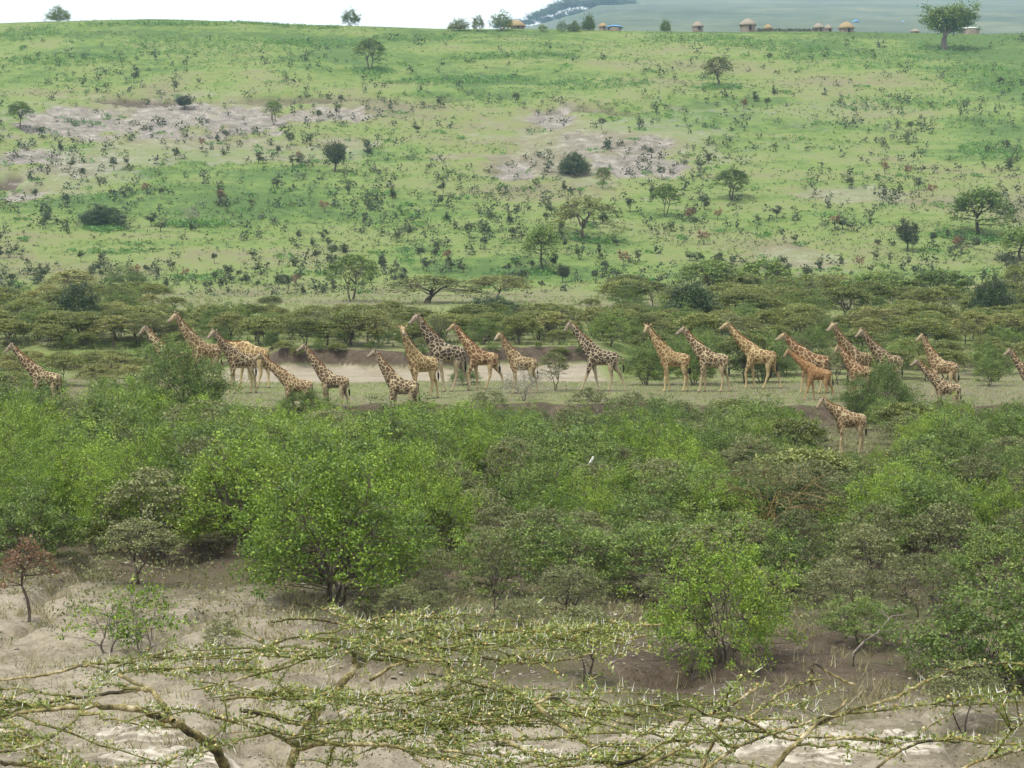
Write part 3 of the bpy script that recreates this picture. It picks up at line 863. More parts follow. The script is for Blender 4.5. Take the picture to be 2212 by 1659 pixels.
# ------------------------------------------------------------------ giraffes
def coat(name, patch, patch2, line, scale, width, legpale):
    m, nt, out = nodes_of(name)
    tc = nt.nodes.new('ShaderNodeTexCoord')
    oi = nt.nodes.new('ShaderNodeObjectInfo')
    off = nt.nodes.new('ShaderNodeVectorMath'); off.operation = 'SCALE'
    cmb = nt.nodes.new('ShaderNodeCombineXYZ')
    nt.links.new(oi.outputs['Random'], cmb.inputs[0]); nt.links.new(oi.outputs['Random'], cmb.inputs[2])
    nt.links.new(cmb.outputs[0], off.inputs[0]); off.inputs['Scale'].default_value = 37.0
    add = nt.nodes.new('ShaderNodeVectorMath'); add.operation = 'ADD'
    nt.links.new(tc.outputs['Object'], add.inputs[0]); nt.links.new(off.outputs[0], add.inputs[1])
    nz = nt.nodes.new('ShaderNodeTexNoise'); nz.inputs['Scale'].default_value = 5.0; nz.inputs['Detail'].default_value = 3
    nt.links.new(add.outputs[0], nz.inputs['Vector'])
    dis = nt.nodes.new('ShaderNodeVectorMath'); dis.operation = 'MULTIPLY_ADD'
    nt.links.new(nz.outputs['Color'], dis.inputs[0]); dis.inputs[1].default_value = (0.16, 0.16, 0.16)
    nt.links.new(add.outputs[0], dis.inputs[2])
    vd = nt.nodes.new('ShaderNodeTexVoronoi'); vd.feature = 'DISTANCE_TO_EDGE'; vd.inputs['Scale'].default_value = scale
    vc = nt.nodes.new('ShaderNodeTexVoronoi'); vc.inputs['Scale'].default_value = scale
    for x in (vd, vc):
        nt.links.new(dis.outputs[0], x.inputs['Vector'])
    sp = nt.nodes.new('ShaderNodeSeparateColor')
    nt.links.new(vc.outputs['Color'], sp.inputs[0])
    pcol = mix(nt, sp.outputs[0], patch, patch2)
    fac = math_n(nt, 'MULTIPLY', math_n(nt, 'SUBTRACT', vd.outputs['Distance'], width), 1.0 / 0.06, True)
    c = mix(nt, fac, line, pcol)
    plainc = mix(nt, nz.outputs['Fac'], legpale, line)
    pal = attr_n(nt, 'pale')
    c = mix(nt, pal, c, plainc)
    c = mix(nt, attr_n(nt, 'grey'), c, (0.17, 0.145, 0.12))
    c = mix(nt, attr_n(nt, 'hoofs'), c, (0.10, 0.08, 0.06))
    p = nd(nt, 'ShaderNodeBsdfPrincipled', Roughness=0.75)
    p.inputs['Specular IOR Level'].default_value = 0.2
    nt.links.new(c, p.inputs['Base Color'])
    nt.links.new(p.outputs[0], out.inputs['Surface'])
    return m
COAT = {
 'tan': coat('tan_coat', (0.100, 0.058, 0.028), (0.150, 0.092, 0.044), (0.43, 0.355, 0.205), 4.1, 0.026, (0.30, 0.235, 0.135)),
 'dark': coat('dark_coat', (0.036, 0.025, 0.017), (0.062, 0.042, 0.027), (0.38, 0.32, 0.21), 4.3, 0.030, (0.26, 0.205, 0.125)),
 'brown': coat('brown_coat', (0.066, 0.040, 0.022), (0.104, 0.064, 0.033), (0.42, 0.35, 0.21), 4.1, 0.028, (0.285, 0.22, 0.125)),
 'red': coat('red_coat', (0.098, 0.048, 0.022), (0.138, 0.072, 0.033), (0.43, 0.34, 0.19), 3.4, 0.020, (0.30, 0.22, 0.12)),
 'orange': coat('orange_coat', (0.160, 0.078, 0.028), (0.200, 0.105, 0.042), (0.34, 0.235, 0.115), 4.2, 0.012, (0.31, 0.21, 0.105)),
 'gold': coat('gold_coat', (0.135, 0.080, 0.034), (0.185, 0.115, 0.050), (0.44, 0.355, 0.185), 3.9, 0.028, (0.33, 0.255, 0.135)),
}
M['mane'] = plain_mat('mane_hair', [(0.10, 0.042, 0.016), (0.17, 0.075, 0.028)], 20, bump=0)
M['tuft'] = plain_mat('black_tail_hair', [(0.012, 0.010, 0.009), (0.03, 0.024, 0.02)], 20, bump=0)
M['eye'] = plain_mat('dark_eye', [(0.008, 0.006, 0.005), (0.015, 0.01, 0.008)], 4, rough=0.2, bump=0)

def loft(P, rv, rl, n=14):
    """tube with separate vertical / lateral radii, closed at both ends"""
    P = np.asarray(P, float)
    Tn = np.gradient(P, axis=0); Tn /= np.linalg.norm(Tn, axis=1, keepdims=True)
    L = np.cross(Tn, [0, 0, 1.0])
    bad = np.linalg.norm(L, axis=1) < 0.2
    L[bad] = np.cross(Tn[bad], [-1.0, 0, 0.0])
    L /= np.linalg.norm(L, axis=1, keepdims=True)
    for k in range(1, len(L)):
        if np.dot(L[k], L[k - 1]) < 0:
            L[k] = -L[k]
    Up = np.cross(L, Tn)
    an = np.arange(n) * 2 * math.pi / n
    V = P[:, None] + np.asarray(rl)[:, None, None] * np.cos(an)[None, :, None] * L[:, None] + np.asarray(rv)[:, None, None] * np.sin(an)[None, :, None] * Up[:, None]
    m = len(P)
    i, j = np.meshgrid(np.arange(m - 1), np.arange(n), indexing='ij')
    q = np.stack([i * n + j, i * n + (j + 1) % n, (i + 1) * n + (j + 1) % n, (i + 1) * n + j], -1).reshape(-1, 4)
    V = np.vstack([V.reshape(-1, 3), P[:1], P[-1:]])
    a = m * n
    tri = [[a, (k + 1) % n, k] for k in range(n)] + [[a + 1, (m - 1) * n + k, (m - 1) * n + (k + 1) % n] for k in range(n)]
    return V, q, np.array(tri)

def rot2(v, ang):                                    # rotate in the x-z plane
    c, s = math.cos(ang), math.sin(ang)
    return np.array([v[0] * c - v[1] * s, v[0] * s + v[1] * c])

def resample(P, r1, r2, n):
    P, r1, r2 = np.asarray(P, float), np.asarray(r1, float), np.asarray(r2, float)
    t = np.linspace(0, len(P) - 1, n)
    k = np.arange(len(P))
    # Catmull-Rom style smoothing through cubic hermite
    def cub(y):
        m_ = np.gradient(y, axis=0)
        i = np.minimum(t.astype(int), len(P) - 2); f = (t - i)
        sh = (slice(None),) + (None,) * (y.ndim - 1)
        f = f[sh]
        return (2 * f ** 3 - 3 * f ** 2 + 1) * y[i] + (f ** 3 - 2 * f ** 2 + f) * m_[i] + (-2 * f ** 3 + 3 * f ** 2) * y[i + 1] + (f ** 3 - f ** 2) * m_[i + 1]
    return cub(P), np.maximum(cub(r1), 0.012), np.maximum(cub(r2), 0.012)

def giraffe(label, u_ch, u_ru, v_w, v_f, poll, tone, legs, yaw_sign=1, head_yaw=0.0, head_pitch=28.0, tail=0.0, group='giraffes walking to the left'):
    u_mid = (u_ch + u_ru) / 2
    p = G(u_mid, v_f)
    upm = to_uv(p)[2]
    s = (v_f - v_w) / upm / 2.98
    span = (u_ru - u_ch) / upm
    cy_ = max(0.55, min(1.0, span / (1.86 * s)))
    yaw = math.acos(cy_) * yaw_sign
    # neck target in the body's own plane
    tx = (poll[0] - u_mid) / upm / s / max(0.6, cy_)
    tz = (v_f - poll[1]) / upm / s
    parts = []
    # trunk
    TP = [[0.98, 0, 2.02], [0.88, 0, 2.06], [0.58, 0, 2.07], [0.15, 0, 2.09], [-0.28, 0, 2.16], [-0.62, 0, 2.27], [-0.86, 0, 2.33], [-0.97, 0, 2.32]]
    rv = [0.10, 0.34, 0.44, 0.48, 0.56, 0.62, 0.46, 0.14]
    rl = [0.07, 0.23, 0.33, 0.37, 0.38, 0.34, 0.25, 0.08]
    parts.append(loft(*resample(TP, rv, rl, 26), 18))
    # neck: from inside the shoulder to the poll
    n0 = np.array([-0.52, 2.40]); n3 = np.array([tx, tz - 0.06])
    dv = n3 - n0
    L = np.linalg.norm(dv)
    nrm = np.array([-dv[1], dv[0]]) / L
    NP, nv, nl = [], [], []
    for t, a, b in [(0, 0.54, 0.28), (0.16, 0.47, 0.25), (0.32, 0.365, 0.205), (0.5, 0.285, 0.165), (0.7, 0.220, 0.135), (0.88, 0.180, 0.115), (1.0, 0.165, 0.11)]:
        q = n0 + dv * t + nrm * 0.075 * math.sin(math.pi * t) * (1 if nrm[1] < 0 else -1)
        NP.append([q[0], 0, q[1]]); nv.append(a); nl.append(b)
    neckP, neckv, neckl = resample(NP, nv, nl, 22)
    parts.append(loft(neckP, neckv, neckl, 14))
    # head, turned about the poll
    pl = np.array([tx, 0, tz - 0.06])
    hp, hy = R(head_pitch), R(head_yaw)
    fw = np.array([-math.cos(hp) * math.cos(hy), -math.cos(hp) * math.sin(hy), -math.sin(hp)])
    side = np.cross(fw, [0, 0, 1.0]); side /= np.linalg.norm(side)
    upv = np.cross(side, fw)
    HPp = [pl - fw * 0.10, pl + fw * 0.02, pl + fw * 0.16 + upv * 0.01, pl + fw * 0.32 - upv * 0.02, pl + fw * 0.47 - upv * 0.05, pl + fw * 0.58 - upv * 0.07, pl + fw * 0.64 - upv * 0.08]
    parts.append(loft(*resample(HPp, [0.10, 0.165, 0.175, 0.13, 0.10, 0.10, 0.05], [0.08, 0.13, 0.14, 0.10, 0.08, 0.085, 0.045], 18), 12))
    for sg in (-1, 1):
        e0 = pl + fw * 0.0 + side * sg * 0.10 + upv * 0.06
        e1 = e0 + side * sg * 0.15 - fw * 0.07 + upv * 0.08
        e2 = e1 + side * sg * 0.09 - fw * 0.05 + upv * 0.03
        parts.append(loft([e0, e1, e2], [0.04, 0.095, 0.035], [0.04, 0.05, 0.035], 8))
        o0 = pl + fw * 0.03 + side * sg * 0.055 + upv * 0.11
        parts.append(loft([o0, o0 + upv * 0.13 - fw * 0.04 + side * sg * 0.01, o0 + upv * 0.20 - fw * 0.07 + side * sg * 0.015], [0.040, 0.036, 0.046], [0.040, 0.036, 0.046], 8))
    # legs: near (y<0 is towards the camera) front, far front, near hind, far hind
    for k, a in enumerate(legs):
        sy = -1 if k % 2 == 0 else 1
        if k < 2:
            base = np.array([-0.60, 2.05]); y0 = 0.19 * sy
            J = np.array([[0, 0.15], [0.0, -0.25], [0.0, -0.62], [0.02, -1.02], [-0.005, -1.14], [0.0, -1.45], [0.0, -1.80], [-0.02, -1.90], [-0.05, -2.0], [-0.07, -2.05]])
            rr_ = np.array([0.26, 0.23, 0.150, 0.100, 0.105, 0.072, 0.064, 0.072, 0.080, 0.088]); kn = 3
        else:
            base = np.array([0.62, 2.10]); y0 = 0.17 * sy
            J = np.array([[-0.02, 0.10], [0.02, -0.25], [-0.02, -0.60], [0.07, -0.98], [0.12, -1.18], [0.09, -1.45], [0.06, -1.84], [0.03, -1.95], [-0.01, -2.05], [-0.03, -2.10]])
            rr_ = np.array([0.36, 0.33, 0.205, 0.115, 0.108, 0.074, 0.066, 0.074, 0.082, 0.090]); kn = 4
        sw, bendk = (a if isinstance(a, tuple) else (a, 0.0))
        Q = np.array([rot2(j, -R(sw)) for j in J])
        if bendk:                                     # lifted lower leg folds back at the knee
            for i in range(kn + 1, len(Q)):
                Q[i] = Q[kn] + rot2(Q[i] - Q[kn], R(bendk))
        drop = base[1] + Q[-1][1]
        if not bendk:
            Q[:, 1] *= base[1] / -Q[-1][1]
        LP = [[base[0] + q[0], y0 * (1 if i < 3 else 0.85), base[1] + q[1]] for i, q in enumerate(Q)]
        rl_ = rr_.copy(); rl_[:3] *= [0.55, 0.6, 0.8]
        parts.append(loft(*resample(LP, rr_, rl_, 26), 10))
    b = MB()
    for V, q, t in parts:
        b.add(V, q)
        b.f.append(t + (b.n - len(V))); b.m.append(0)
    # join into one continuous skin
    V = np.concatenate(b.v)
    me0 = bpy.data.meshes.new('giraffe_raw')
    faces = [list(f) for F in b.f for f in F]
    me0.from_pydata(V.tolist(), [], faces)
    ob = link('giraffe', me0)
    rm = ob.modifiers.new('skin', 'REMESH'); rm.mode = 'VOXEL'; rm.voxel_size = 0.034
    sm = ob.modifiers.new('smooth', 'SMOOTH'); sm.factor = 0.5; sm.iterations = 4
    dg = bpy.context.evaluated_depsgraph_get()
    me = bpy.data.meshes.new_from_object(ob.evaluated_get(dg), depsgraph=dg)
    ob.modifiers.clear()
    ob.data = me
    bpy.data.meshes.remove(me0)
    n = len(me.vertices)
    co = np.zeros(n * 3, np.float32); me.vertices.foreach_get('co', co); co = co.reshape(-1, 3)
    dh = np.linalg.norm((co - (pl + fw * 0.30)), axis=1)
    under = sstep(1.80, 1.62, co[:, 2]) * sstep(0.75, 0.45, np.abs(co[:, 0])) * 0.9
    inner = sstep(1.0, 0.55, co[:, 2] - 0.25) 
    pale = np.maximum(np.maximum(inner, under), sstep(0.46, 0.30, dh) * 0.55)
    rear = sstep(0.80, 0.97, co[:, 0]) * sstep(2.3, 1.9, co[:, 2]) * sstep(0.9, 1.2, co[:, 2]) * 0.9
    pale = np.maximum(pale, rear)
    dm = np.linalg.norm((co - (pl + fw * 0.60)), axis=1)
    grey = np.maximum(sstep(0.28, 0.10, dm) * 0.7, sstep(0.50, 0.35, dh) * (0.45 if tone in ('dark', 'brown') else 0.22))
    hoofs = sstep(0.10, 0.05, co[:, 2])
    for nm, val in (('pale', pale), ('grey', grey), ('hoofs', hoofs)):
        at = me.attributes.new(nm, 'FLOAT', 'POINT'); at.data.foreach_set('value', np.clip(val, 0, 1).astype(np.float32))
    me.polygons.foreach_set('use_smooth', np.ones(len(me.polygons), bool))
    me.materials.append(COAT[tone])
    # mane
    mb = MB()
    Tn = np.gradient(neckP, axis=0); Tn /= np.linalg.norm(Tn, axis=1, keepdims=True)
    Un = np.cross([0, 1.0, 0], Tn); Un *= np.sign(Un[:, 2:3] + 1e-6)
    Un = np.where(np.dot(Un, [1.0, 0, 0.4])[:, None] < 0, -Un, Un)
    idx = np.arange(5, 21)
    rng = np.random.default_rng(int(u_mid))
    mp = neckP[idx] + Un[idx] * (neckv[idx] + 0.0)[:, None]
    V, q, t = loft(mp, np.concatenate([[0.03], np.full(14, 0.062) + rng.uniform(-0.012, 0.012, 14), [0.03]]), np.full(16, 0.022), 8)
    mb.add(V, q); mb.f.append(t + 0); mb.m.append(0)
    link('mane', mb.mesh('mane', M['mane'], True), ob)
    # tail with black tuft
    tb = MB()
    t0 = np.array([0.93, 0, 2.28]); rise = tail
    t1 = t0 + [0.10 + 0.28 * rise, 0, -0.25 + 0.30 * rise]; t2 = t0 + [0.10 + 0.34 * rise, 0.02, -0.72 + 0.10 * rise]
    tp = bez(t0, t1, t2, 8)
    tb.add(*tube(tp, np.linspace(0.05, 0.022, 8), 6))
    tl = link('tail', tb.mesh('tail', COAT[tone], True), ob)
    ub = MB()
    V, q, t = loft(np.array([t2 + [0, 0, 0.03], t2 + [0.02, 0, -0.12], t2 + [0.03, 0.01, -0.33], t2 + [0.03, 0.02, -0.52]]), [0.025, 0.065, 0.060, 0.015], [0.025, 0.06, 0.055, 0.015], 8)
    ub.add(V, q); ub.f.append(t); ub.m.append(0)
    link('tail_tuft', ub.mesh('tail_tuft', M['tuft'], True), tl)
    for sg in (-1, 1):
        eb = MB()
        ec = pl + fw * 0.17 + side * sg * 0.118 + upv * 0.05
        V, q = lathe([(0.001, -0.03), (0.022, -0.02), (0.03, 0), (0.022, 0.02), (0.001, 0.03)], 8)
        eb.add(V + ec, q)
        link('eye', eb.mesh('eye', M['eye'], True), ob)
    ob.location = p
    ob.scale = (s, s, s)
    ob.rotation_euler = (0, 0, yaw)
    cat(ob, label, 'giraffe', group)
    return ob

GIR = [  # label, u chest, u rump, v withers, v feet, poll, coat, legs, yaw sign, head yaw, head pitch, tail, short name for labels
 ('leftmost giraffe, only neck and back showing above the bushes', 67, 136, 790, 884, (28, 746), 'brown', (10, -8, 12, -10), 1, 0, 32, 0, 'the leftmost giraffe'),
 ('giraffe with only its neck rising behind the big round bush', 345, 405, 745, 838, (317, 707), 'brown', (8, -10, 10, -8), 1, 10, 34, 0, 'the giraffe behind the round bush'),
 ('tall giraffe at left with raised head, its front behind the round bush', 416, 473, 726, 836, (388, 679), 'tan', (10, -8, 14, -12), 1, 0, 26, 0, 'the tall giraffe at left'),
 ('dark giraffe walking before a paler one that lowers its neck', 497, 548, 748, 850, (469, 714), 'brown', (14, -6, (2, 0), -14), 1, 6, 30, 0, 'the dark giraffe overlapping another'),
 ('pale giraffe with level neck, its head hidden behind the dark giraffe', 518, 580, 733, 838, (474, 738), 'gold', (8, -10, 10, -8), -1, 0, 55, 0, 'the giraffe with hidden head'),
 ('low necked giraffe behind a bush at the near bank', 608, 680, 806, 900, (565, 766), 'tan', (10, -12, 8, -10), 1, 0, 26, 0, 'the low necked giraffe'),
 ('giraffe with pale head stepping off the bank, seen partly from behind', 690, 755, 797, 888, (658, 747), 'brown', (6, -6, 8, -8), 1, 0, 24, 0, 'the giraffe stepping off the bank'),
 ('giraffe standing alone at the near bank with white ears raised', 838, 904, 806, 906, (812, 759), 'brown', (14, -4, 8, -8), 1, 0, 22, 0, 'the giraffe with white ears'),
 ('orange brown giraffe turning its face to the camera', 886, 942, 754, 862, (871, 707), 'gold', (4, -8, 8, -14), 1, 70, 22, 0.1, 'the giraffe facing the camera'),
 ('dark tall giraffe walking directly behind the one facing the camera', 932, 1000, 728, 846, (904, 681), 'dark', (-12, 6, 12, -20), 1, 0, 30, 0.1, 'the tall dark giraffe'),
 ('reddish giraffe with large patches stepping forward', 1015, 1074, 746, 840, (983, 702), 'red', ((24, 30), -6, 14, -24), 1, 0, 24, 0.2, 'the reddish large patched giraffe'),
 ('smaller giraffe walking behind the silvery shrub', 1102, 1157, 758, 850, (1080, 721), 'tan', (4, -6, 8, -14), 1, 25, 28, 0.1, 'the giraffe behind the silvery shrub'),
 ('blackish giraffe striding with its tail swung out behind', 1267, 1333, 742, 845, (1233, 698), 'dark', (20, -12, 6, -24), 1, 0, 40, 0.9, 'the blackish giraffe with swung tail'),
 ('golden giraffe with wide ears looking towards the camera', 1426, 1487, 747, 846, (1398, 704), 'gold', (2, -10, 2, -8), 1, 45, 30, 0, 'the golden wide eared giraffe'),
 ('giraffe with pale face following the golden one', 1508, 1571, 748, 847, (1477, 710), 'brown', (8, -4, 4, -12), 1, 0, 24, 0, 'the pale faced giraffe'),
 ('golden striding giraffe with bent foreleg and pale hind legs', 1610, 1676, 741, 840, (1571, 700), 'gold', ((22, 24), -6, 14, -20), 1, 0, 20, 0, 'the golden striding giraffe'),
 ('giraffe partly hidden behind the plain orange one', 1725, 1788, 751, 850, (1693, 723), 'red', (6, -8, 8, -10), 1, 0, 22, 0, 'the giraffe behind the orange one'),
 ('plain orange giraffe with dark face and faint patches', 1738, 1799, 785, 864, (1703, 757), 'orange', (18, -8, 8, -18), 1, 0, 40, 0.3, 'the plain orange giraffe'),
 ('tall giraffe with raised head above a bush, another neck before it', 1825, 1881, 745, 852, (1794, 700), 'tan', (6, -8, 10, -10), 1, 0, 22, 0, 'the tall giraffe above a bush'),
 ('giraffe low down with only its neck and back before the tall one', 1832, 1888, 779, 862, (1811, 748), 'red', (6, -8, 10, -10), 1, 0, 45, 0, 'the low giraffe before the tall one'),
 ('giraffe with dark mane behind the green bush at right', 1892, 1948, 752, 852, (1856, 713), 'brown', (6, -8, 10, -10), 1, 0, 26, 0, 'the dark maned giraffe'),
 ('pale giraffe standing behind a lower darker one at right', 2009, 2067, 767, 856, (1991, 725), 'tan', (6, -8, 12, -14), 1, 0, 28, 0.1, 'the pale giraffe at right'),
 ('darker giraffe half sunk in bushes below the pale one at right', 2014, 2078, 814, 897, (1980, 780), 'brown', (8, -8, 10, -10), 1, 0, 22, 0, 'the half sunk giraffe at right'),
 ('nearest giraffe, standing alone in the thicket with neck stretched level', 1805, 1868, 876, 980, (1774, 861), 'tan', (4, -4, 4, -6), 1, 0, 45, 0, 'the nearest lone giraffe'),
 ('rightmost giraffe, cut off by the right edge', 2208, 2268, 800, 884, (2180, 757), 'brown', (6, -8, 10, -10), 1, 0, 26, 0, 'the rightmost giraffe'),
]
GREF = []
for g in GIR:
    giraffe(*g[:12])
    GREF.append(((g[1] + g[2]) / 2, g[3], g[4], g[12]))
# ------------------------------------------------------------------ thicket, tree belt, slope scrub
ORD = ['first', 'second', 'third', 'fourth', 'fifth', 'sixth', 'seventh', 'eighth', 'ninth', 'tenth', 'eleventh', 'twelfth', 'thirteenth', 'fourteenth', 'fifteenth', 'sixteenth', 'seventeenth', 'eighteenth', 'nineteenth', 'twentieth'] + ['twenty-' + w for w in ('first', 'second', 'third', 'fourth', 'fifth', 'sixth', 'seventh', 'eighth', 'ninth')] + ['thirtieth'] + ['thirty-' + w for w in ('first', 'second', 'third', 'fourth', 'fifth', 'sixth', 'seventh', 'eighth', 'ninth')]
LOOK = {'leafy': ('leafy_shrub', 'bright green leafy shrub', 'shrub'), 'lime': ('lime_shrub', 'lime yellow leafy shrub', 'shrub'), 'midgreen': ('green_shrub', 'dull green shrub', 'shrub'),
        'feathery': ('feathery_shrub', 'feathery green open shrub', 'shrub'), 'densebush': ('round_bush', 'dense round green bush', 'bush'), 'thorn': ('thorn_tree', 'sparse grey thorn tree', 'thorn tree'), 'olive': ('olive_acacia', 'low olive acacia', 'acacia'), 'yellow': ('yellowish_acacia', 'low yellowish acacia', 'acacia'),
        'umbrella': ('umbrella_acacia', 'taller green umbrella acacia', 'acacia'), 'evergreen': ('evergreen_shrub', 'dark dense evergreen shrub', 'shrub'), 'twiggy': ('twiggy_shrub', 'silvery twiggy shrub', 'shrub'),
        'sapling': ('sapling', 'thin green sapling', 'sapling'), 'spread': ('umbrella_acacia', 'taller olive spreading acacia', 'acacia')}
GRP = {'front': 'shrubs and thorn trees of the near thicket', 'belt': 'low trees of the belt behind the giraffes'}
AUTO = []                            # objects that still need a label: (object, look, u, v, zone)
rngP = random.Random(11)
SPOTS = []
def cap_top(u, zone):
    """keep the herd free: no fill plant of the near thicket may rise above this line of the photograph"""
    if zone == 'front':
        return float(np.interp(u, [0, 60, 150, 300, 470, 500, 1330, 1400, 1700, 1722, 1745, 1880, 1900, 2212], [800, 836, 832, 850, 870, 884, 884, 862, 866, 930, 985, 985, 862, 866]))
    return 0
def fill(zone, u0, u1, v0, v1, n, kinds, hmin, hmax, gap=0.6, cap=None, keep=None):
    names = list(kinds); wts = [kinds[k] for k in names]
    tries = made = 0
    while made < n and tries < n * 12:
        tries += 1
        u, v = rngP.uniform(u0, u1), rngP.uniform(v0, v1)
        if keep and not keep(u, v):
            continue
        p = G(u, v)
        if any((p[0] - q[0]) ** 2 + ((p[1] - q[1]) * 0.6) ** 2 < gap * gap for q in SPOTS):
            continue
        pk = rngP.choices(names, wts)[0]
        h = rngP.uniform(hmin, hmax)
        upm = to_uv(p)[2]
        c = cap_top(u, zone) if cap is None else cap
        h = min(h, (v - c) / upm)
        if h < min(0.7, hmin):
            continue
        o = plant(pk, LOOK[pk][0], '', LOOK[pk][2], u, v, h=h, group=GRP.get('front' if zone == 'front' else 'belt'))
        o.scale = (o.scale[2] * rngP.uniform(0.9, 1.25),) * 2 + (o.scale[2],)
        SPOTS.append(p); AUTO.append((o, LOOK[pk][1], u, v, zone))
        made += 1
# plants that stand out in the photograph
KEYP = [
 ('leafy', 'leafy_shrub', 'largest bright green shrub with dark stems behind the yellow thorn branches', SH, 722, 1308, 985, 372),
 ('leafy', 'leafy_shrub', 'dense bright green shrub standing alone on bare ground at lower right', SH, 1560, 1432, 1172, 340),
 ('midgreen', 'leafy_shrub', 'big green shrub at the lower right edge above pale sand', SH, 2130, 1490, 1258, 340),
 ('thorn', 'thorn_tree', 'olive thorn tree with leaning dark trunk under the lower right shrub', 'thorn tree', 2085, 1582, 1425, 190),
 ('densebush', 'round_bush', 'big round green bush hiding the legs of two giraffes', 'bush', 388, 888, 752, 206),
 ('densebush', 'round_bush', 'wide dark green bush at the left edge below the leftmost giraffe', 'bush', 40, 975, 830, 225),
 ('densebush', 'round_bush', 'green bush covering the legs of the dark maned giraffe', 'bush', 1900, 900, 792, 158),
 ('twiggy', 'silvery_shrub', 'pale silvery leafless shrub in front of a walking giraffe', SH, 1133, 866, 796, 108),
 ('thorn', 'thorn_tree', 'small dark thorn tree on the grass left of the blackish giraffe', 'thorn tree', 1197, 845, 762, 84),
 ('thorn', 'thorn_tree', 'dark thorn tree at the bank edge below the blackish giraffe', 'thorn tree', 1275, 930, 838, 120),
 ('thorn', 'thorn_tree', 'thin thorn tree with bare top below the golden wide eared giraffe', 'thorn tree', 1365, 938, 846, 90),
 ('thorn', 'thorn_tree', 'spiky thorn bush at the bank edge in the middle of the herd', 'thorn tree', 1055, 925, 842, 110),
 ('midgreen', 'green_shrub', 'small green shrub between the legs of the reddish giraffe', SH, 1005, 832, 790, 70),
 ('midgreen', 'green_shrub', 'dark green bush hiding the legs of the low necked giraffe', SH, 655, 910, 846, 120),
 ('olive', 'olive_acacia', 'olive bush hiding the feet of the giraffe with white ears', 'acacia', 905, 915, 868, 110),
 ('midgreen', 'green_shrub', 'dense green bush right behind the blackish giraffe', SH, 1395, 832, 742, 100),
 ('midgreen', 'green_shrub', 'dense green bush between the golden and pale faced giraffes', SH, 1500, 832, 730, 110),
 ('olive', 'olive_acacia', 'olive bush behind the legs of the golden striding giraffe', 'acacia', 1610, 828, 722, 120),
 ('lime', 'lime_shrub', 'yellow green glowing shrub below the low necked giraffe', SH, 590, 1030, 905, 170),
 ('lime', 'lime_shrub', 'yellow green shrub below the giraffe stepping off the bank', SH, 680, 1090, 960, 160),
 ('rusty', 'rusty_tree', 'thin dry tree with rusty leaves at lower left', 'tree', 62, 1345, 1158, 110),
 ('thorn', 'dry_shrub', 'dry grey brown shrub on the bare mound at left', SH, 300, 1262, 1120, 190),
 ('sapling', 'sapling', 'bright green crooked sapling with leaning stem on pale earth', 'sapling', 235, 1408, 1285, 190),
 ('sapling', 'sapling', 'bushier green sapling right of the crooked one on pale earth', 'sapling', 315, 1425, 1250, 170),
 ('thorn', 'thorn_tree', 'tiny thorn tree alone on pale earth left of the yellow branches', 'thorn tree', 480, 1440, 1335, 90),
 ('thorn', 'thorn_tree', 'low layered green thorn tree above the tip of the yellow branches', 'thorn tree', 1262, 1470, 1310, 190),
 ('sapling', 'sapling', 'small green sapling under the lone bright shrub', 'sapling', 1498, 1470, 1400, 70),
 ('thorn', 'thorn_tree', 'bare legged thorn tree with three thin dark trunks on brown soil', 'thorn tree', 1888, 1282, 1090, 190),
 ('thorn', 'thorn_tree', 'grey thorn tree with straight trunk right of the three trunked one', 'thorn tree', 2040, 1262, 1085, 180),
 ('thorn', 'thorn_tree', 'thin dark trunked thorn tree above the yellow branches', 'thorn tree', 1068, 1318, 1140, 130),
 ('thorn', 'thorn_tree', 'forked thorn tree with dark curving trunk in the middle thicket', 'thorn tree', 1108, 1115, 945, 150),
 ('yellowstem', 'yellowish_acacia', 'yellow stemmed acacia rising in the right thicket', 'acacia', 1660, 1205, 990, 280),
 ('thorn', 'thorn_tree', 'wide dark branched thorn tree with a pale bird on top', 'thorn tree', 1285, 1105, 1000, 170),
]
for (pk, nm, lab, c, u, v, vt, w) in KEYP:
    plant(pk, nm, lab, c, u, v, vt, w)
    SPOTS.append(G(u, v))
not_path = lambda u, v: not (u < 640 and v > 1225) and not (980 < u < 1400 and v > 1330)
lone = lambda u, v: not (1715 < u < 1905 and 880 < v < 1010)
fill('front', -30, 1000, 945, 1245, 66, {'leafy': 6, 'feathery': 2.4, 'lime': 0.4, 'thorn': 1.0}, 2.3, 3.6, 1.5, keep=not_path)
fill('front', 900, 1480, 950, 1200, 46, {'midgreen': 2, 'feathery': 3.4, 'thorn': 3.0, 'leafy': 2.6}, 1.8, 2.9, 1.4)
fill('front', 1400, 2240, 925, 1200, 92, {'thorn': 3, 'midgreen': 2.2, 'feathery': 4, 'leafy': 2.6, 'olive': 0.7}, 1.7, 2.8, 1.3, keep=lone)
fill('front', 1720, 1900, 1000, 1060, 6, {'leafy': 4, 'feathery': 2}, 0.9, 1.4, 1.0)
fill('front', 850, 2240, 1195, 1300, 26, {'thorn': 3, 'feathery': 3}, 1.4, 2.4, 1.7)
fill('front', 850, 2000, 1290, 1400, 13, {'thorn': 3, 'feathery': 1.4}, 1.0, 1.8, 1.6, keep=lambda u, v: not (1350 < u < 1760 and v > 1330))
fill('front', -20, 2230, 892, 955, 46, {'thorn': 3, 'feathery': 4, 'olive': 1.2}, 0.9, 1.6, 1.3, keep=lone)
fill('front', -30, 520, 880, 1000, 16, {'feathery': 3, 'olive': 3, 'thorn': 1}, 1.5, 2.6, 1.5)
fill('left', -30, 330, 762, 880, 22, {'olive': 4, 'feathery': 3, 'yellow': 1.6}, 1.5, 2.2, 1.5, cap=758)
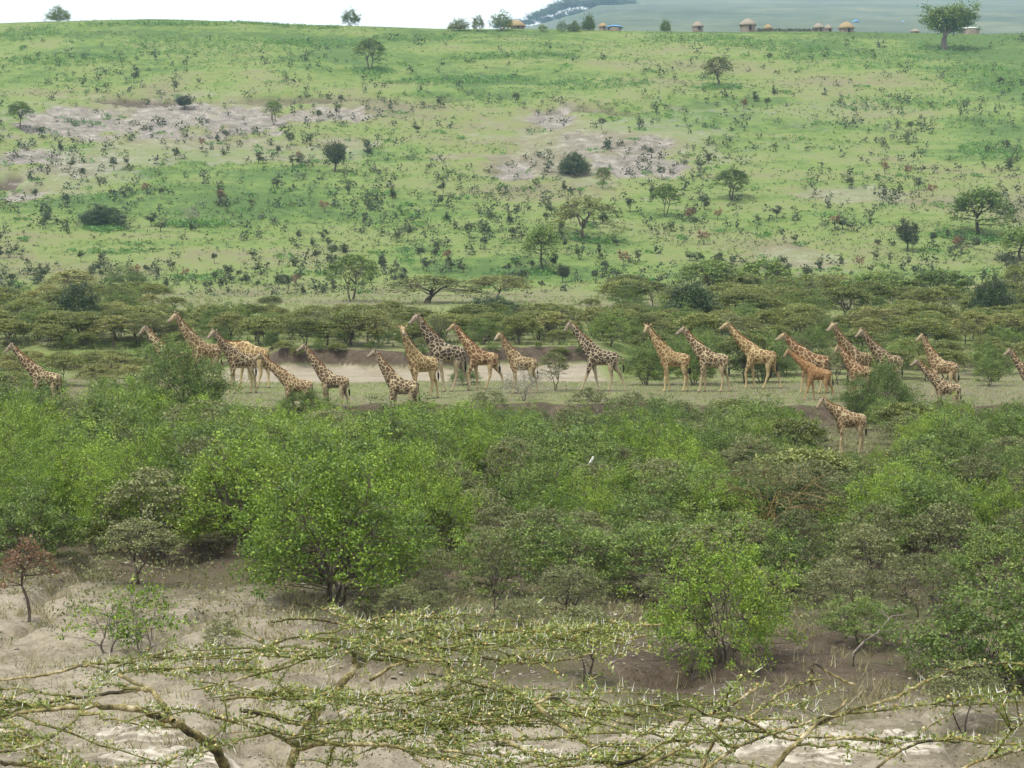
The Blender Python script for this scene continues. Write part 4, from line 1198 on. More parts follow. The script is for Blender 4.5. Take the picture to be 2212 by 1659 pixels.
fill('right', 1680, 2240, 770, 838, 26, {'feathery': 4, 'olive': 4, 'yellow': 1, 'thorn': 1}, 1.8, 2.7, 1.6, cap=705)
fill('right', 1340, 1720, 775, 830, 12, {'midgreen': 5, 'olive': 3}, 2.0, 3.0, 1.6, cap=702)
fill('belt', -30, 2240, 706, 754, 150, {'olive': 6, 'feathery': 2, 'yellow': 0.8, 'thorn': 1}, 1.9, 2.8, 1.8, cap=656)
fill('belt', -30, 2240, 722, 757, 84, {'olive': 4, 'feathery': 5, 'midgreen': 2, 'yellow': 0.6}, 1.1, 1.8, 1.3, keep=lambda u, v: not (600 < u < 1280 and v > 748))
fill('left', 300, 620, 760, 835, 9, {'olive': 3, 'feathery': 3}, 1.4, 2.2, 1.4, cap=738, keep=lambda u, v: u < 430 or v < 775)
fill('belt', -30, 340, 655, 706, 20, {'olive': 3, 'feathery': 2, 'yellow': 1}, 2.2, 3.2, 2.2, cap=600)
fill('belt', 1340, 2240, 640, 706, 56, {'olive': 4, 'feathery': 2, 'yellow': 0.8}, 2.2, 3.6, 2.4, cap=575)
fill('belt', 330, 1340, 668, 700, 10, {'olive': 3, 'feathery': 1}, 1.2, 2.0, 3.0, cap=640)

fill('bank', 560, 1290, 752, 775, 14, {'feathery': 3, 'olive': 2}, 0.5, 1.0, 0.8)

# labels: each fill plant is told apart by its look and its place under or behind a giraffe one can find
tmp = {}
for (o, look, u, v, zone) in AUTO:
    g = min(GREF, key=lambda q: abs(q[0] - u) + 0.15 * abs(q[2] - v))
    z = 'below' if v > g[2] - 8 else 'behind'
    tmp.setdefault((look, g[3], z), []).append((v, u, o, g[0]))
for (look, ref, z), lst in tmp.items():
    sub = {}
    for t in lst:
        side = '' if len(lst) < 4 else ', left' if t[1] < t[3] - 8 else ', right' if t[1] > t[3] + 8 else ', straight'
        sub.setdefault(side, []).append(t)
    for side, l2 in sub.items():
        l2.sort(key=lambda t: t[0] if z == 'below' else -t[0])
        for k, (v, u, o, _) in enumerate(l2):
            o['label'] = f"{look}, {ORD[k]} one {z} {ref}{side}" if len(l2) > 1 else f"the only {look} {z} {ref}{side}"

# scrub of the far slope: the largest 300 are things, the rest is one mass
TREF = [(128, 30, 'the round skyline tree'), (757, 38, 'the lone small skyline tree'), (800, 120, 'the faint flat topped acacia'), (1553, 155, 'the thick trunked acacia with herb mat'), (43, 250, 'the tree left of the pale cliff'), (398, 222, 'the round tree on the pale cliff'),
        (592, 243, 'the thin tree ending the pale cliff'), (723, 340, 'the tall narrow bushy tree'), (1241, 356, 'the dark domed tree'), (1302, 385, 'the small crooked tree'), (1580, 398, 'the flat crowned midslope acacia'), (1438, 432, 'the slender upright acacia'),
        (1265, 470, 'the widest spreading acacia'), (1172, 537, 'the drooping tree'), (2116, 458, 'the large lobed tree'), (760, 600, 'the vase shaped acacia'), (222, 469, 'the low domed tree'), (413, 465, 'the greyish tree with herb mat'),
        (1960, 513, 'the rounded green shrub'), (2040, 62, 'the big lopsided crest tree'), (272, 600, 'the green domed tree'), (1650, 607, 'the fanned acacia'), (1112, 55, 'the largest thatched hut'), (1615, 55, 'the pale walled hut'), (925, 625, 'the broad low dull acacia'), (1216, 592, 'the small oval shrub')]
cand = []
rngH = random.Random(23)
nz_ = lambda x, y: float(fbm(np.array([x]), np.array([y]), 91, 3)[0])
tries = 0
while len(cand) < 2100 and tries < 40000:
    tries += 1
    u = rngH.uniform(-40, 2250)
    v = 85 + (660 - 85) * rngH.random() ** 0.8
    if nz_(u / 130, v / 60) < rngH.uniform(0.30, 0.66):
        continue
    if any(abs(u - t[0]) < 30 and -40 < v - t[1] < 45 for t in TREF):
        if rngH.random() < 0.75:
            continue
    p = hit(u, v, height)
    if p is None or p[1] < 318:
        continue
    h = rngH.uniform(0.7, 1.7) * (1.0 if rngH.random() < 0.8 else 1.5)
    cand.append((h * to_uv(p)[2], h, u, v, p))
cand.sort(key=lambda t: -t[0])
HBO = []
for (hu, h, u, v, p) in cand[:290]:
    b, me = HB[rngH.randrange(len(HB))]
    o = link('hillside_bush', me)
    o.location = p
    k = h / 2.0
    o.scale = (k * rngH.uniform(0.8, 1.3), k * rngH.uniform(0.8, 1.3), k)
    o.rotation_euler = (0, 0, rngH.uniform(0, 6.28))
    cat(o, '', 'bush', 'bushes dotted over the far slope')
    HBO.append((o, u, v, hu))
tmp = {}
for (o, u, v, hu) in HBO:
    t = min(TREF, key=lambda q: math.hypot((q[0] - u) * 0.8, q[1] - v))
    du, dv = u - t[0], v - t[1]
    d = ('right of' if du > 0 else 'left of') if abs(du) > abs(dv) else ('below' if dv > 0 else 'above')
    tmp.setdefault((t[2], d), []).append((math.hypot(du, dv), o, hu))
for (ref, d), lst in tmp.items():
    lst.sort(key=lambda q: q[0])
    for k, (_, o, hu) in enumerate(lst):
        o['label'] = f"small dark slope bush, {'nearest' if k == 0 else ORD[k] + ' nearest'} {d} {ref}" if k < len(ORD) else f"small dark slope bush farthest {d} {ref}"
sb = MB()
for (hu, h, u, v, p) in cand[290:]:
    rng = np.random.default_rng(abs(int(u * 31 + v)))
    n = 26
    c = rng.normal(size=(n, 3)) * np.array([0.28, 0.28, 0.30]) * h + np.array([0, 0, 0.5]) * h
    c[:, 2] = np.maximum(c[:, 2], 0.05)
    V, F = leaves(c + p, 0.17 * h, rng, 0.4)
    sb.add(V, F, 0, np.repeat(np.clip(rng.uniform(0, 0.8) * 0.6 + rng.uniform(0, 0.4, n), 0, 1), 4))
o = link('slope_scrub', sb.mesh('slope_scrub', M['leaf_hill'])); o['kind'] = 'stuff'
o['label'] = 'smaller scrub scattered thinly over the green slope'

# broad leaved herbs in mats on the slope
hb = MB()
def herbs(u, v, wU, hU, n, hh=0.5):
    p0 = G(u, v); upm = to_uv(p0)[2]
    rng = np.random.default_rng(abs(int(u * 3 + v)))
    rx = wU / upm / 2
    ry = max(2.0, abs(hit(u, v - hU / 2, height)[1] - p0[1]) if hit(u, v - hU / 2, height) is not None else 4.0)
    a = rng.uniform(0, 6.283, n); r = np.sqrt(rng.uniform(0, 1, n))
    X = p0[0] + np.cos(a) * r * rx; Y = p0[1] + np.sin(a) * r * ry
    Z = height(X, Y)
    m = 7
    c = np.repeat(np.stack([X, Y, Z], -1), m, 0) + rng.normal(size=(n * m, 3)) * np.array([0.28, 0.28, 0.0])
    c[:, 2] += rng.uniform(0.05, hh, n * m)
    V, F = leaves(c, 0.20, rng, 0.5)
    hb.add(V, F, 0, np.repeat(np.repeat(rng.uniform(0, 0.8, n), m) * 0.7 + 0.15, 4))
for a in [(1555, 190, 95, 10, 130, 0.9), (420, 488, 170, 16, 200, 0.9), (225, 496, 90, 10, 110, 0.7), (1290, 522, 120, 14, 120, 0.35), (1160, 590, 120, 10, 100, 0.35), (2040, 108, 160, 24, 140, 0.8), (2100, 512, 190, 16, 160, 0.4), (800, 155, 110, 18, 150, 0.8), (60, 72, 130, 26, 200, 0.8), (330, 52, 330, 8, 300, 0.9), (620, 58, 260, 6, 200, 0.8), (1000, 175, 330, 22, 420, 0.7), (1290, 180, 260, 20, 260, 0.7), (1500, 85, 260, 14, 300, 0.7), (1650, 100, 260, 18, 300, 0.7), (1850, 125, 330, 30, 420, 0.8), (2130, 170, 200, 60, 420, 0.8), (450, 105, 420, 40, 500, 0.7), (150, 130, 260, 30, 300, 0.7), (2150, 330, 160, 50, 300, 0.7), (900, 84, 200, 16, 180, 0.7), (1100, 120, 300, 16, 260, 0.6), (430, 600, 120, 14, 60, 0.3), (240, 545, 220, 14, 90, 0.25), (700, 95, 260, 20, 220, 0.7), (1950, 220, 320, 30, 280, 0.7)]:
    herbs(*a)
rngq = random.Random(77)
for k in range(230):
    herbs(rngq.uniform(-20, 2230), rngq.uniform(85, 640), rngq.uniform(20, 70), rngq.uniform(3, 8), rngq.randint(6, 18), rngq.uniform(0.2, 0.6))
o = link('herb_mat', hb.mesh('herb_mat', M['leaf_herb'])); o['kind'] = 'stuff'
o['label'] = 'low broad leaved herbs growing in mats on the slope'

tf = MB()
rngt = np.random.default_rng(19)
yy = rngt.uniform(322, 640, 44000)
xx = rngt.uniform(-1, 1, 44000) * yy * 0.25
kk = (fbm(xx / 22, yy / 9, 55, 4) * 2.2 - 0.7 > rngt.uniform(0, 1, 44000)) & (ell(xx, yy, _pe, 21) < 0.35)
xx, yy = xx[kk], yy[kk]
cc_ = np.repeat(np.stack([xx, yy, height(xx, yy)], -1), 4, 0) + rngt.normal(size=(len(xx) * 4, 3)) * np.array([0.22, 0.22, 0.0])
cc_[:, 2] += rngt.uniform(0.05, 0.3, len(cc_))
V, F = leaves(cc_, 0.17, rngt, 0.5)
tf.add(V, F, 0, np.repeat(np.repeat(rngt.uniform(0, 1, len(xx)), 4), 4))
o = link('tussock_grass', tf.mesh('tussock_grass', leaf_mat('tussock_leaf', (0.05, 0.075, 0.03), (0.10, 0.15, 0.045), (0.17, 0.21, 0.08)))); o['kind'] = 'stuff'
o['label'] = 'dark grass tussocks speckling the far slope'

# low undergrowth between the shrubs, dry tufts, stones
rngu = np.random.default_rng(8)
def scatter(n, y0, y1, dens=None):
    y = rngu.uniform(y0, y1, n * 3)
    x = rngu.uniform(-1, 1, n * 3) * (y * 0.26 + 2)
    k = np.ones(n * 3, bool) if dens is None else dens(x, y) > rngu.uniform(0, 1, n * 3)
    x, y = x[k][:n], y[k][:n]
    return np.stack([x, y, height(x, y)], -1)
ug = MB()
P = scatter(5200, 58, 134, lambda x, y: fbm(x / 4, y / 5, 3, 3) * 1.5 - 0.25 + 0.25 * sstep(64, 80, y))
m = 12
hh = rngu.uniform(0.15, 0.75, len(P))
c = np.repeat(P, m, 0) + rngu.normal(size=(len(P) * m, 3)) * np.array([0.22, 0.22, 0])
c[:, 2] += rngu.uniform(0.02, 1, len(c)) * np.repeat(hh, m)
V, F = leaves(c, 0.055, rngu, 0.3)
ug.add(V, F, 0, np.repeat(np.repeat(rngu.uniform(0, 1, len(P)), m) * 0.6 + rngu.uniform(0, 0.4, len(c)), 4))
o = link('undergrowth', ug.mesh('undergrowth', M['leaf_grey'])); o['kind'] = 'stuff'
o['label'] = 'grey green undergrowth between the thicket shrubs'
dgm = MB()
def blades(P, n, hmin, hmax, wd):
    B = np.repeat(P, n, 0) + rngu.normal(size=(len(P) * n, 3)) * np.array([0.10, 0.10, 0])
    h = rngu.uniform(hmin, hmax, len(B))[:, None]
    lean = rngu.normal(size=(len(B), 3)) * np.array([0.45, 0.45, 0]) * h
    sd = rngu.normal(size=(len(B), 3)) * np.array([1, 1, 0]); sd /= np.linalg.norm(sd, axis=1, keepdims=True)
    Tt = B + lean + np.array([0, 0, 1.0]) * h
    V = np.stack([B - sd * wd, B + sd * wd, Tt], 1).reshape(-1, 3)
    return V, np.arange(len(V)).reshape(-1, 3), np.repeat(rngu.uniform(0, 1, len(B)), 3)
V, F, a = blades(scatter(1700, 46, 84, lambda x, y: fbm(x / 3, y / 3, 5, 3) * 1.8 - 0.5), 14, 0.12, 0.42, 0.012)
dgm.add(V, F, 0, a)
V, F, a = blades(scatter(2600, 84, 135, lambda x, y: fbm(x / 4, y / 4, 6, 3) * 1.6 - 0.3), 10, 0.2, 0.55, 0.02)
dgm.add(V, F, 0, a)
o = link('dry_grass', dgm.mesh('dry_grass', M['leaf_dry'])); o['kind'] = 'stuff'
o['label'] = 'dry grass tufts on the brown thicket soil'
gg = MB()
V, F, a = blades(scatter(5000, 138, 160), 7, 0.06, 0.16, 0.02)
gg.add(V, F, 0, a)
V, F, a = blades(scatter(5000, 180, 320), 7, 0.2, 0.5, 0.05)
gg.add(V, F, 0, a)
o = link('short_grass', gg.mesh('short_grass', leaf_mat('short_grass_blade', (0.13, 0.17, 0.06), (0.22, 0.27, 0.10), (0.33, 0.37, 0.16)))); o['kind'] = 'stuff'
o['label'] = 'short pale green grass where the giraffes walk'
lt = MB()
P = scatter(26000, 43, 88, lambda x, y: fbm(x / 2.2, y / 2.2, 25, 4) * 1.9 - 0.45)
V, F = leaves(P + np.array([0, 0, 0.015]), 0.035, rngu, 2.5, 0.5)
lt.add(V, F, 0, np.repeat(rngu.uniform(0, 1, len(P)), 4))
o = link('leaf_litter', lt.mesh('leaf_litter', leaf_mat('dry_litter', (0.03, 0.022, 0.015), (0.07, 0.052, 0.035), (0.17, 0.14, 0.095), trans=0.0))); o['kind'] = 'stuff'
o['label'] = 'dark dry leaf litter on the near earth'
OCT_V = np.array([[1, 0, 0], [0, 1, 0], [-1, 0, 0], [0, -1, 0], [0, 0, 0.7], [0, 0, -0.7]], float)
OCT_F = np.array([[0, 1, 4], [1, 2, 4], [2, 3, 4], [3, 0, 4], [1, 0, 5], [2, 1, 5], [3, 2, 5], [0, 3, 5]])
M['stone'] = plain_mat('pale_stone', [(0.08, 0.066, 0.052), (0.19, 0.165, 0.13), (0.40, 0.36, 0.30)], 2.3, space='Object')
def stones(P, smin, smax):
    n = len(P)
    s = smin + (smax - smin) * rngu.uniform(0, 1, n) ** 3
    V = OCT_V[None] * s[:, None, None] * rngu.uniform(0.6, 1.4, (n, 6, 1)) * np.array([1, 1, 0.7])
    an = rngu.uniform(0, 6.28, n)
    c, s_ = np.cos(an)[:, None], np.sin(an)[:, None]
    V = np.stack([V[..., 0] * c - V[..., 1] * s_, V[..., 0] * s_ + V[..., 1] * c, V[..., 2]], -1) + P[:, None]
    return V.reshape(-1, 3), (OCT_F[None] + 6 * np.arange(n)[:, None, None]).reshape(-1, 3)
st = MB()
st.add(*stones(scatter(15000, 42, 76, lambda x, y: fbm(x / 3, y / 3, 15, 3) * 1.8 - 0.45), 0.012, 0.075))
hp = []
for (cx, cyy, rx, ry, s) in _pe:
    n = int(18 + 40 * s)
    a = rngu.uniform(0, 6.28, n); r = np.sqrt(rngu.uniform(0, 1.2, n))
    X, Y = cx + np.cos(a) * r * rx, cyy + np.sin(a) * r * ry
    hp.append(np.stack([X, Y, height(X, Y)], -1))
st.add(*stones(np.concatenate(hp), 0.10, 0.5))
o = link('gravel', st.mesh('gravel', M['stone'])); o['kind'] = 'stuff'
o['label'] = 'loose pale stones strewn over bare earth'
# ------------------------------------------------------------------ limestone ledges, bird, goats, bare sapling
M['lime'] = plain_mat('white_limestone', [(0.17, 0.145, 0.11), (0.30, 0.27, 0.215), (0.46, 0.43, 0.365)], 3.0, bump=0.6, detail=8)
def ledge(label, u, v, wU, dU, hgt, seed):
    """a flat lying slab of limestone: ragged outline, stepped rim, hollows"""
    p = G(u, v); upm = to_uv(p)[2]
    rng = np.random.default_rng(seed)
    rx = wU / upm / 2
    pn, pf = hit(u, v + dU / 2, height), hit(u, v - dU / 2, height)
    ry = max(0.5, (pf[1] - (pn[1] if pn is not None else p[1] - 1)) / 2)
    n, mR = 150, 44
    an = np.arange(n) * 2 * math.pi / n
    edge = 1 + 0.6 * (fbm(np.cos(an) * 2.6 + seed, np.sin(an) * 2.6, seed, 5) - 0.5) * 2
    V = [[0, 0, 0]]
    Rr = np.linspace(0.08, 1.12, mR)
    gx_, gy_ = [], []
    for r in Rr:
        gx_.append(np.cos(an) * r * rx * edge); gy_.append(np.sin(an) * r * ry * edge)
    X, Y = np.array(gx_), np.array(gy_)
    rel = 0.6 * fbm((X + p[0]) / 0.9, (Y + p[1]) / 0.6, seed + 1, 5) + 0.4 * fbm((X + p[0]) / 0.22, (Y + p[1]) / 0.22, seed + 2, 3)
    top = hgt * (1 - sstep(0.45, 1.02, Rr))[:, None] * np.clip(2.4 * (rel - 0.22), 0, 1.3)
    steps = np.round(top / (hgt * 0.34)) * hgt * 0.34
    Z = 0.35 * top + 0.65 * steps - 0.22 * sstep(0.66, 0.72, fbm((X + p[0]) / 1.3, (Y + p[1]) / 0.8, seed + 5, 2))
    Z = Z + height((X + p[0]).ravel(), (Y + p[1]).ravel()).reshape(X.shape) - p[2] - 0.05
    V = np.vstack([[[0, 0, Z[0].mean()]], np.stack([X, Y, Z], -1).reshape(-1, 3)])
    i, j = np.meshgrid(np.arange(mR - 1), np.arange(n), indexing='ij')
    q = 1 + np.stack([i * n + j, i * n + (j + 1) % n, (i + 1) * n + (j + 1) % n, (i + 1) * n + j], -1).reshape(-1, 4)
    b = MB(); b.add(V, q); b.f.append(np.array([[0, 1 + k, 1 + (k + 1) % n] for k in range(n)])); b.m.append(0)
    o = link('limestone_ledge', b.mesh('limestone_ledge', M['lime']))
    o.location = p
    cat(o, label, 'rock', 'limestone ledges on the near sand')
ledge('white limestone ledge at lower left under the thorn branches', 300, 1590, 300, 30, 0.30, 3)
ledge('pale limestone slab along the bottom edge at left', 420, 1640, 420, 34, 0.22, 5)
ledge('pale flat rock in the bottom middle under the branches', 1120, 1635, 330, 34, 0.22, 7)
ledge('long white limestone ledge below the right thorn branches', 1640, 1590, 560, 56, 0.34, 9)
ledge('white limestone ledge with dark hollow at lower right', 1930, 1612, 260, 44, 0.42, 11)
ledge('small white stone shelf between the two lower right ledges', 1780, 1640, 220, 26, 0.25, 13)

def small_animal(name, label, category, p, s, col, rotz, kindp):
    b = MB()
    if kindp == 'bird':
        for args in [([[-0.16, 0, 0.10], [-0.08, 0, 0.14], [0.0, 0, 0.21], [0.05, 0, 0.30], [0.06, 0, 0.36]], [0.02, 0.055, 0.085, 0.07, 0.03], [0.02, 0.05, 0.075, 0.06, 0.03]),
                     ([[0.03, 0, 0.36], [0.07, 0, 0.385], [0.115, 0, 0.38], [0.16, 0, 0.37]], [0.03, 0.048, 0.036, 0.006], [0.03, 0.042, 0.03, 0.006]),
                     ([[-0.10, 0, 0.13], [-0.20, 0, 0.03], [-0.30, 0, -0.06]], [0.03, 0.018, 0.012], [0.04, 0.04, 0.035]),
                     ([[0.0, 0.03, 0.15], [0.01, 0.03, 0.0]], [0.012, 0.01], [0.012, 0.01]), ([[0.0, -0.03, 0.15], [0.01, -0.03, 0.0]], [0.012, 0.01], [0.012, 0.01])]:
            V, q, t = loft(np.array(args[0], float), args[1], args[2], 8)
            n0 = b.n; b.add(V, q); b.f.append(t + n0); b.m.append(0)
    else:
        for args in [([[0.45, 0, 0.62], [0.35, 0, 0.64], [0.0, 0, 0.60], [-0.35, 0, 0.64], [-0.45, 0, 0.66]], [0.05, 0.17, 0.20, 0.18, 0.06], [0.05, 0.13, 0.17, 0.13, 0.05]),
                     ([[-0.36, 0, 0.68], [-0.52, 0, 0.88], [-0.58, 0, 0.95]], [0.11, 0.08, 0.07], [0.08, 0.06, 0.06]), ([[-0.52, 0, 0.96], [-0.66, 0, 0.92], [-0.78, 0, 0.86]], [0.07, 0.065, 0.035], [0.06, 0.05, 0.03])] + [([[x, y, 0.58], [x + 0.02, y, 0.3], [x, y, 0.0]], [0.07, 0.04, 0.035], [0.06, 0.04, 0.035]) for x in (-0.3, 0.32) for y in (-0.1, 0.1)]:
            V, q, t = loft(np.array(args[0], float), args[1], args[2], 8)
            n0 = b.n; b.add(V, q); b.f.append(t + n0); b.m.append(0)
    me0 = bpy.data.meshes.new(name)
    me0.from_pydata(np.concatenate(b.v).tolist(), [], [list(f) for F in b.f for f in F])
    ob = link(name, me0)
    rm = ob.modifiers.new('skin', 'REMESH'); rm.mode = 'VOXEL'; rm.voxel_size = 0.012 if kindp == 'bird' else 0.03
    dg = bpy.context.evaluated_depsgraph_get()
    me = bpy.data.meshes.new_from_object(ob.evaluated_get(dg), depsgraph=dg)
    ob.modifiers.clear(); ob.data = me; bpy.data.meshes.remove(me0)
    me.materials.append(plain_mat(name + '_coat', col, 12, bump=0))
    me.polygons.foreach_set('use_smooth', np.ones(len(me.polygons), bool))
    ob.location = p; ob.scale = (s,) * 3; ob.rotation_euler = (0, 0, rotz)
    cat(ob, label, category)
pb_ = G(1285, 1105); upm_ = to_uv(pb_)[2]
small_animal('bird', 'pale grey bird perched on top of a thorn tree in mid thicket', 'bird', pb_ + np.array([-7 / upm_, 0, (1105 - 1003) / upm_]), 0.75, [(0.42, 0.42, 0.43), (0.6, 0.6, 0.6), (0.72, 0.72, 0.72)], 0.5, 'bird')
for u, lab in ((1085, 'white goat just left of the largest hut'), (1099, 'second white goat close to the wall of the largest hut')):
    d = ray(u, 66.5); small_animal('goat', lab, 'goat', CAM + 641 / d[1] * d, 1.25, [(0.7, 0.68, 0.64), (0.8, 0.78, 0.74)], 0.3, 'goat')
# leaning bare sapling at lower right
p0 = G(1842, 1440); upm_ = to_uv(p0)[2]
root = link('bare_sapling', None); root.location = p0
b = MB()
path = np.array([[1842, 1440], [1846, 1412], [1868, 1390], [1898, 1372], [1922, 1346], [1932, 1338]], float)
P3 = np.array([[(a - 1842) / upm_, 0.1 * k, (1440 - c_) / upm_] for k, (a, c_) in enumerate(path)])
P3[0, 2] = -0.15
b.add(*tube(P3, np.linspace(0.055, 0.012, len(P3)), 6))
link('trunk', b.mesh('bare_sapling_trunk', M['bark_grey'], True), root)
for k in range(7):
    b = MB(); rg = np.random.default_rng(k)
    s0 = P3[2 + k % 4]
    b.add(*tube(bez(s0, s0 + rg.normal(size=3) * 0.2 + [0.15, 0, 0.1], s0 + rg.normal(size=3) * 0.3 + [0.35, 0, 0.05], 5), np.linspace(0.016, 0.005, 5), 4))
    link('twig', b.mesh('twig', M['bark_grey'], True), root)
cat(root, 'leaning leafless sapling with curved trunk between the lower right shrubs', 'sapling')

# ------------------------------------------------------------------ near yellow barked acacias: limbs, twigs, thorns, buds
def bark_yellow():
    m, nt, out = nodes_of('yellow_green_bark')
    tc = nt.nodes.new('ShaderNodeTexCoord')
    a = noise_n(nt, tc.outputs['Object'], 5.0, 5, 0.65)
    b_ = noise_n(nt, tc.outputs['Object'], 26.0, 4, 0.7)
    f = math_n(nt, 'ADD', math_n(nt, 'MULTIPLY', a, 0.6), math_n(nt, 'MULTIPLY', b_, 0.4))
    col = ramp(nt, f, [(0.40, (0.022, 0.018, 0.010)), (0.47, (0.09, 0.078, 0.028)), (0.53, (0.22, 0.18, 0.065)), (0.60, (0.44, 0.39, 0.25))]).outputs['Color']
    p = nd(nt, 'ShaderNodeBsdfPrincipled', Roughness=0.85)
    nt.links.new(col, p.inputs['Base Color'])
    bp = nt.nodes.new('ShaderNodeBump'); bp.inputs['Strength'].default_value = 0.7; bp.inputs['Distance'].default_value = 0.02
    nt.links.new(b_, bp.inputs['Height']); nt.links.new(bp.outputs['Normal'], p.inputs['Normal'])
    nt.links.new(p.outputs[0], out.inputs['Surface'])
    return m
M['bark_yellow'] = bark_yellow()
M['twig'] = plain_mat('green_twig_bark', [(0.03, 0.03, 0.012), (0.12, 0.115, 0.04), (0.28, 0.25, 0.09)], 9, bump=0)
M['thorn_white'] = plain_mat('white_thorn', [(0.50, 0.50, 0.44), (0.72, 0.72, 0.66)], 9, rough=0.5, bump=0)
M['leaf_acacia'] = leaf_mat('tiny_acacia_leaflet', (0.06, 0.095, 0.018), (0.15, 0.20, 0.042), (0.29, 0.325, 0.09))
M['bud'] = leaf_mat('yellow_flower_bud', (0.30, 0.20, 0.06), (0.46, 0.35, 0.12), (0.62, 0.53, 0.26), trans=0.1)
ICO = None
def at(px, py, dep):
    """a point of the tree seen at 4096-scale photograph position (px, py), dep metres out"""
    d = ray(px * W_U / 4096.0, py * W_U / 4096.0)
    return CAM + d * (dep / d[1])
VU = [0, 150, 350, 480, 620, 680, 800, 900, 1000, 1100, 1420, 1500, 1700, 1850, 2000, 2212]
VL = [1400, 1412, 1385, 1425, 1375, 1322, 1312, 1322, 1352, 1360, 1355, 1470, 1450, 1490, 1445, 1440]
BALL_V, BALL_F = lathe([(0.001, -1), (0.7, -0.7), (1, 0), (0.7, 0.7), (0.001, 1)], 6)
def build_acacia(name, label, base, limbs, seed, density):
    rng = np.random.default_rng(seed)
    root = link(name, None); root.location = base
    b0 = np.asarray(base)
    for li, (pts, deps, r0, r1, tw) in enumerate(limbs):
        P = np.array([at(x, y, d) for (x, y), d in zip(pts, np.interp(np.linspace(0, 1, len(pts)), np.linspace(0, 1, len(deps)), deps))])
        n = max(8, len(P) * 4)
        Ps, ra, _ = resample(P, np.linspace(r0, r1, len(P)), np.linspace(r0, r1, len(P)), n)
        Ps[1:-1] += rng.normal(size=(n - 2, 3)) * min(0.004, r0 * 0.12)
        ra = ra * (0.40 if r0 > 0.028 else 0.6) * (1 + rng.normal(size=n) * 0.03); ra[-1] *= 0.3
        wood = MB()
        wood.add(*tube(Ps - b0, ra, 8))
        br = link('trunk' if tw < 0 else 'branch', wood.mesh('branch', M['bark_yellow'], True), root)
        if tw <= 0:
            continue
        twg, thn, lfb, bud = MB(), MB(), MB(), MB()
        L = np.linalg.norm(np.diff(Ps, axis=0), axis=1).sum()
        lim = Ps[-1] - Ps[0]; lim /= np.linalg.norm(lim)
        lines = [(Ps[n // 4:], np.full(1, r1))] if r0 < 0.03 else []
        cnt = max(2, int(L * tw * density))
        starts = []
        for k in range(cnt):
            j = int(rng.uniform(0.18, 1.0) * (n - 1))
            sgn = rng.choice([-1, 1])
            d = np.array([rng.normal() * 0.5 + lim[0] * 0.8 + 0.75 * sgn, rng.normal() * 0.28, rng.normal() * 0.07 + 0.03])
            d /= np.linalg.norm(d)
            ln = rng.uniform(0.28, 0.95)
            s = Ps[j]
            Q = bez(s, s + d * ln * 0.5 + np.array([0, 0, rng.uniform(0.0, 0.05)]), s + d * ln + np.array([0, 0, rng.normal() * 0.03 - 0.02]), 9)
            Q[1:-1] += rng.normal(size=(7, 3)) * 0.008
            e_ = to_uv(Q[-1])
            if e_[1] < np.interp(e_[0], VU, VL) or rng.uniform() < np.interp(e_[0], [0, 500, 640, 1250, 1400, 2212], [0.45, 0.35, 0.0, 0.0, 0.35, 0.35]):
                continue
            lines.append((Q, None))
            for q in range(rng.integers(1, 4)):
                i = rng.integers(3, 8)
                d2 = d * 0.7 + rng.normal(size=3) * np.array([0.55, 0.30, 0.13]); d2 /= np.linalg.norm(d2)
                l2 = ln * rng.uniform(0.3, 0.6)
                lines.append((bez(Q[i], Q[i] + d2 * l2 * 0.5 + [0, 0, 0.03], Q[i] + d2 * l2, 6), None))
        for Q, fixed in lines:
            if fixed is None:
                w0 = 0.0075 if len(Q) > 6 else 0.0045
                twg.add(*tube(Q - b0, np.linspace(w0, 0.0022, len(Q)), 4))
            ln = np.linalg.norm(np.diff(Q, axis=0), axis=1).sum()
            nn = max(3, int(ln / 0.038))
            tt = np.linspace(0.08, 1, nn) * (len(Q) - 1)
            i0 = np.minimum(tt.astype(int), len(Q) - 2); f = (tt - i0)[:, None]
            N = Q[i0] * (1 - f) + Q[i0 + 1] * f - b0
            Tn = Q[i0 + 1] - Q[i0]; Tn /= np.linalg.norm(Tn, axis=1, keepdims=True)
            thorny = rng.uniform(0.15, 1.0) ** 1.3
            # paired straight white thorns
            for sg in (-1, 1):
                kk = rng.uniform(0, 1, nn) < 0.62 * thorny
                if kk.any():
                    D = rng.normal(size=(kk.sum(), 3)) * 0.55 + np.array([0.25 * sg, 0, 0.55])
                    D -= Tn[kk] * (D * Tn[kk]).sum(1, keepdims=True) * 0.8
                    D /= np.linalg.norm(D, axis=1, keepdims=True)
                    l = rng.uniform(0.028, 0.075, kk.sum())[:, None]
                    A = np.cross(D, [0, 1.0, 0.1]); A /= np.linalg.norm(A, axis=1, keepdims=True)
                    B = np.cross(D, A); w = 0.0023
                    o_ = N[kk]
                    V = np.stack([o_ + A * w, o_ - A * 0.5 * w + B * 0.87 * w, o_ - A * 0.5 * w - B * 0.87 * w, o_ + D * l], 1)
                    F = np.array([[0, 1, 3], [1, 2, 3], [2, 0, 3]])
                    thn.add(V.reshape(-1, 3), (F[None] + 4 * np.arange(len(V))[:, None, None]).reshape(-1, 3))
            # tufts of tiny leaflets
            m = 10
            kk = rng.uniform(0, 1, nn) < 0.85
            c = np.repeat(N[kk], m, 0) + rng.normal(size=(kk.sum() * m, 3)) * 0.014 + np.array([0, 0, 0.006])
            if len(c):
                V, F = leaves(c, 0.0108, rng, 0.4, 0.45)
                lfb.add(V, F, 0, np.repeat(np.clip(np.repeat(rng.uniform(0, 1, kk.sum()), m) * 0.6 + rng.uniform(0, 0.4, len(c)), 0, 1), 4))
            kk = rng.uniform(0, 1, nn) < rng.uniform(0.05, 0.55)
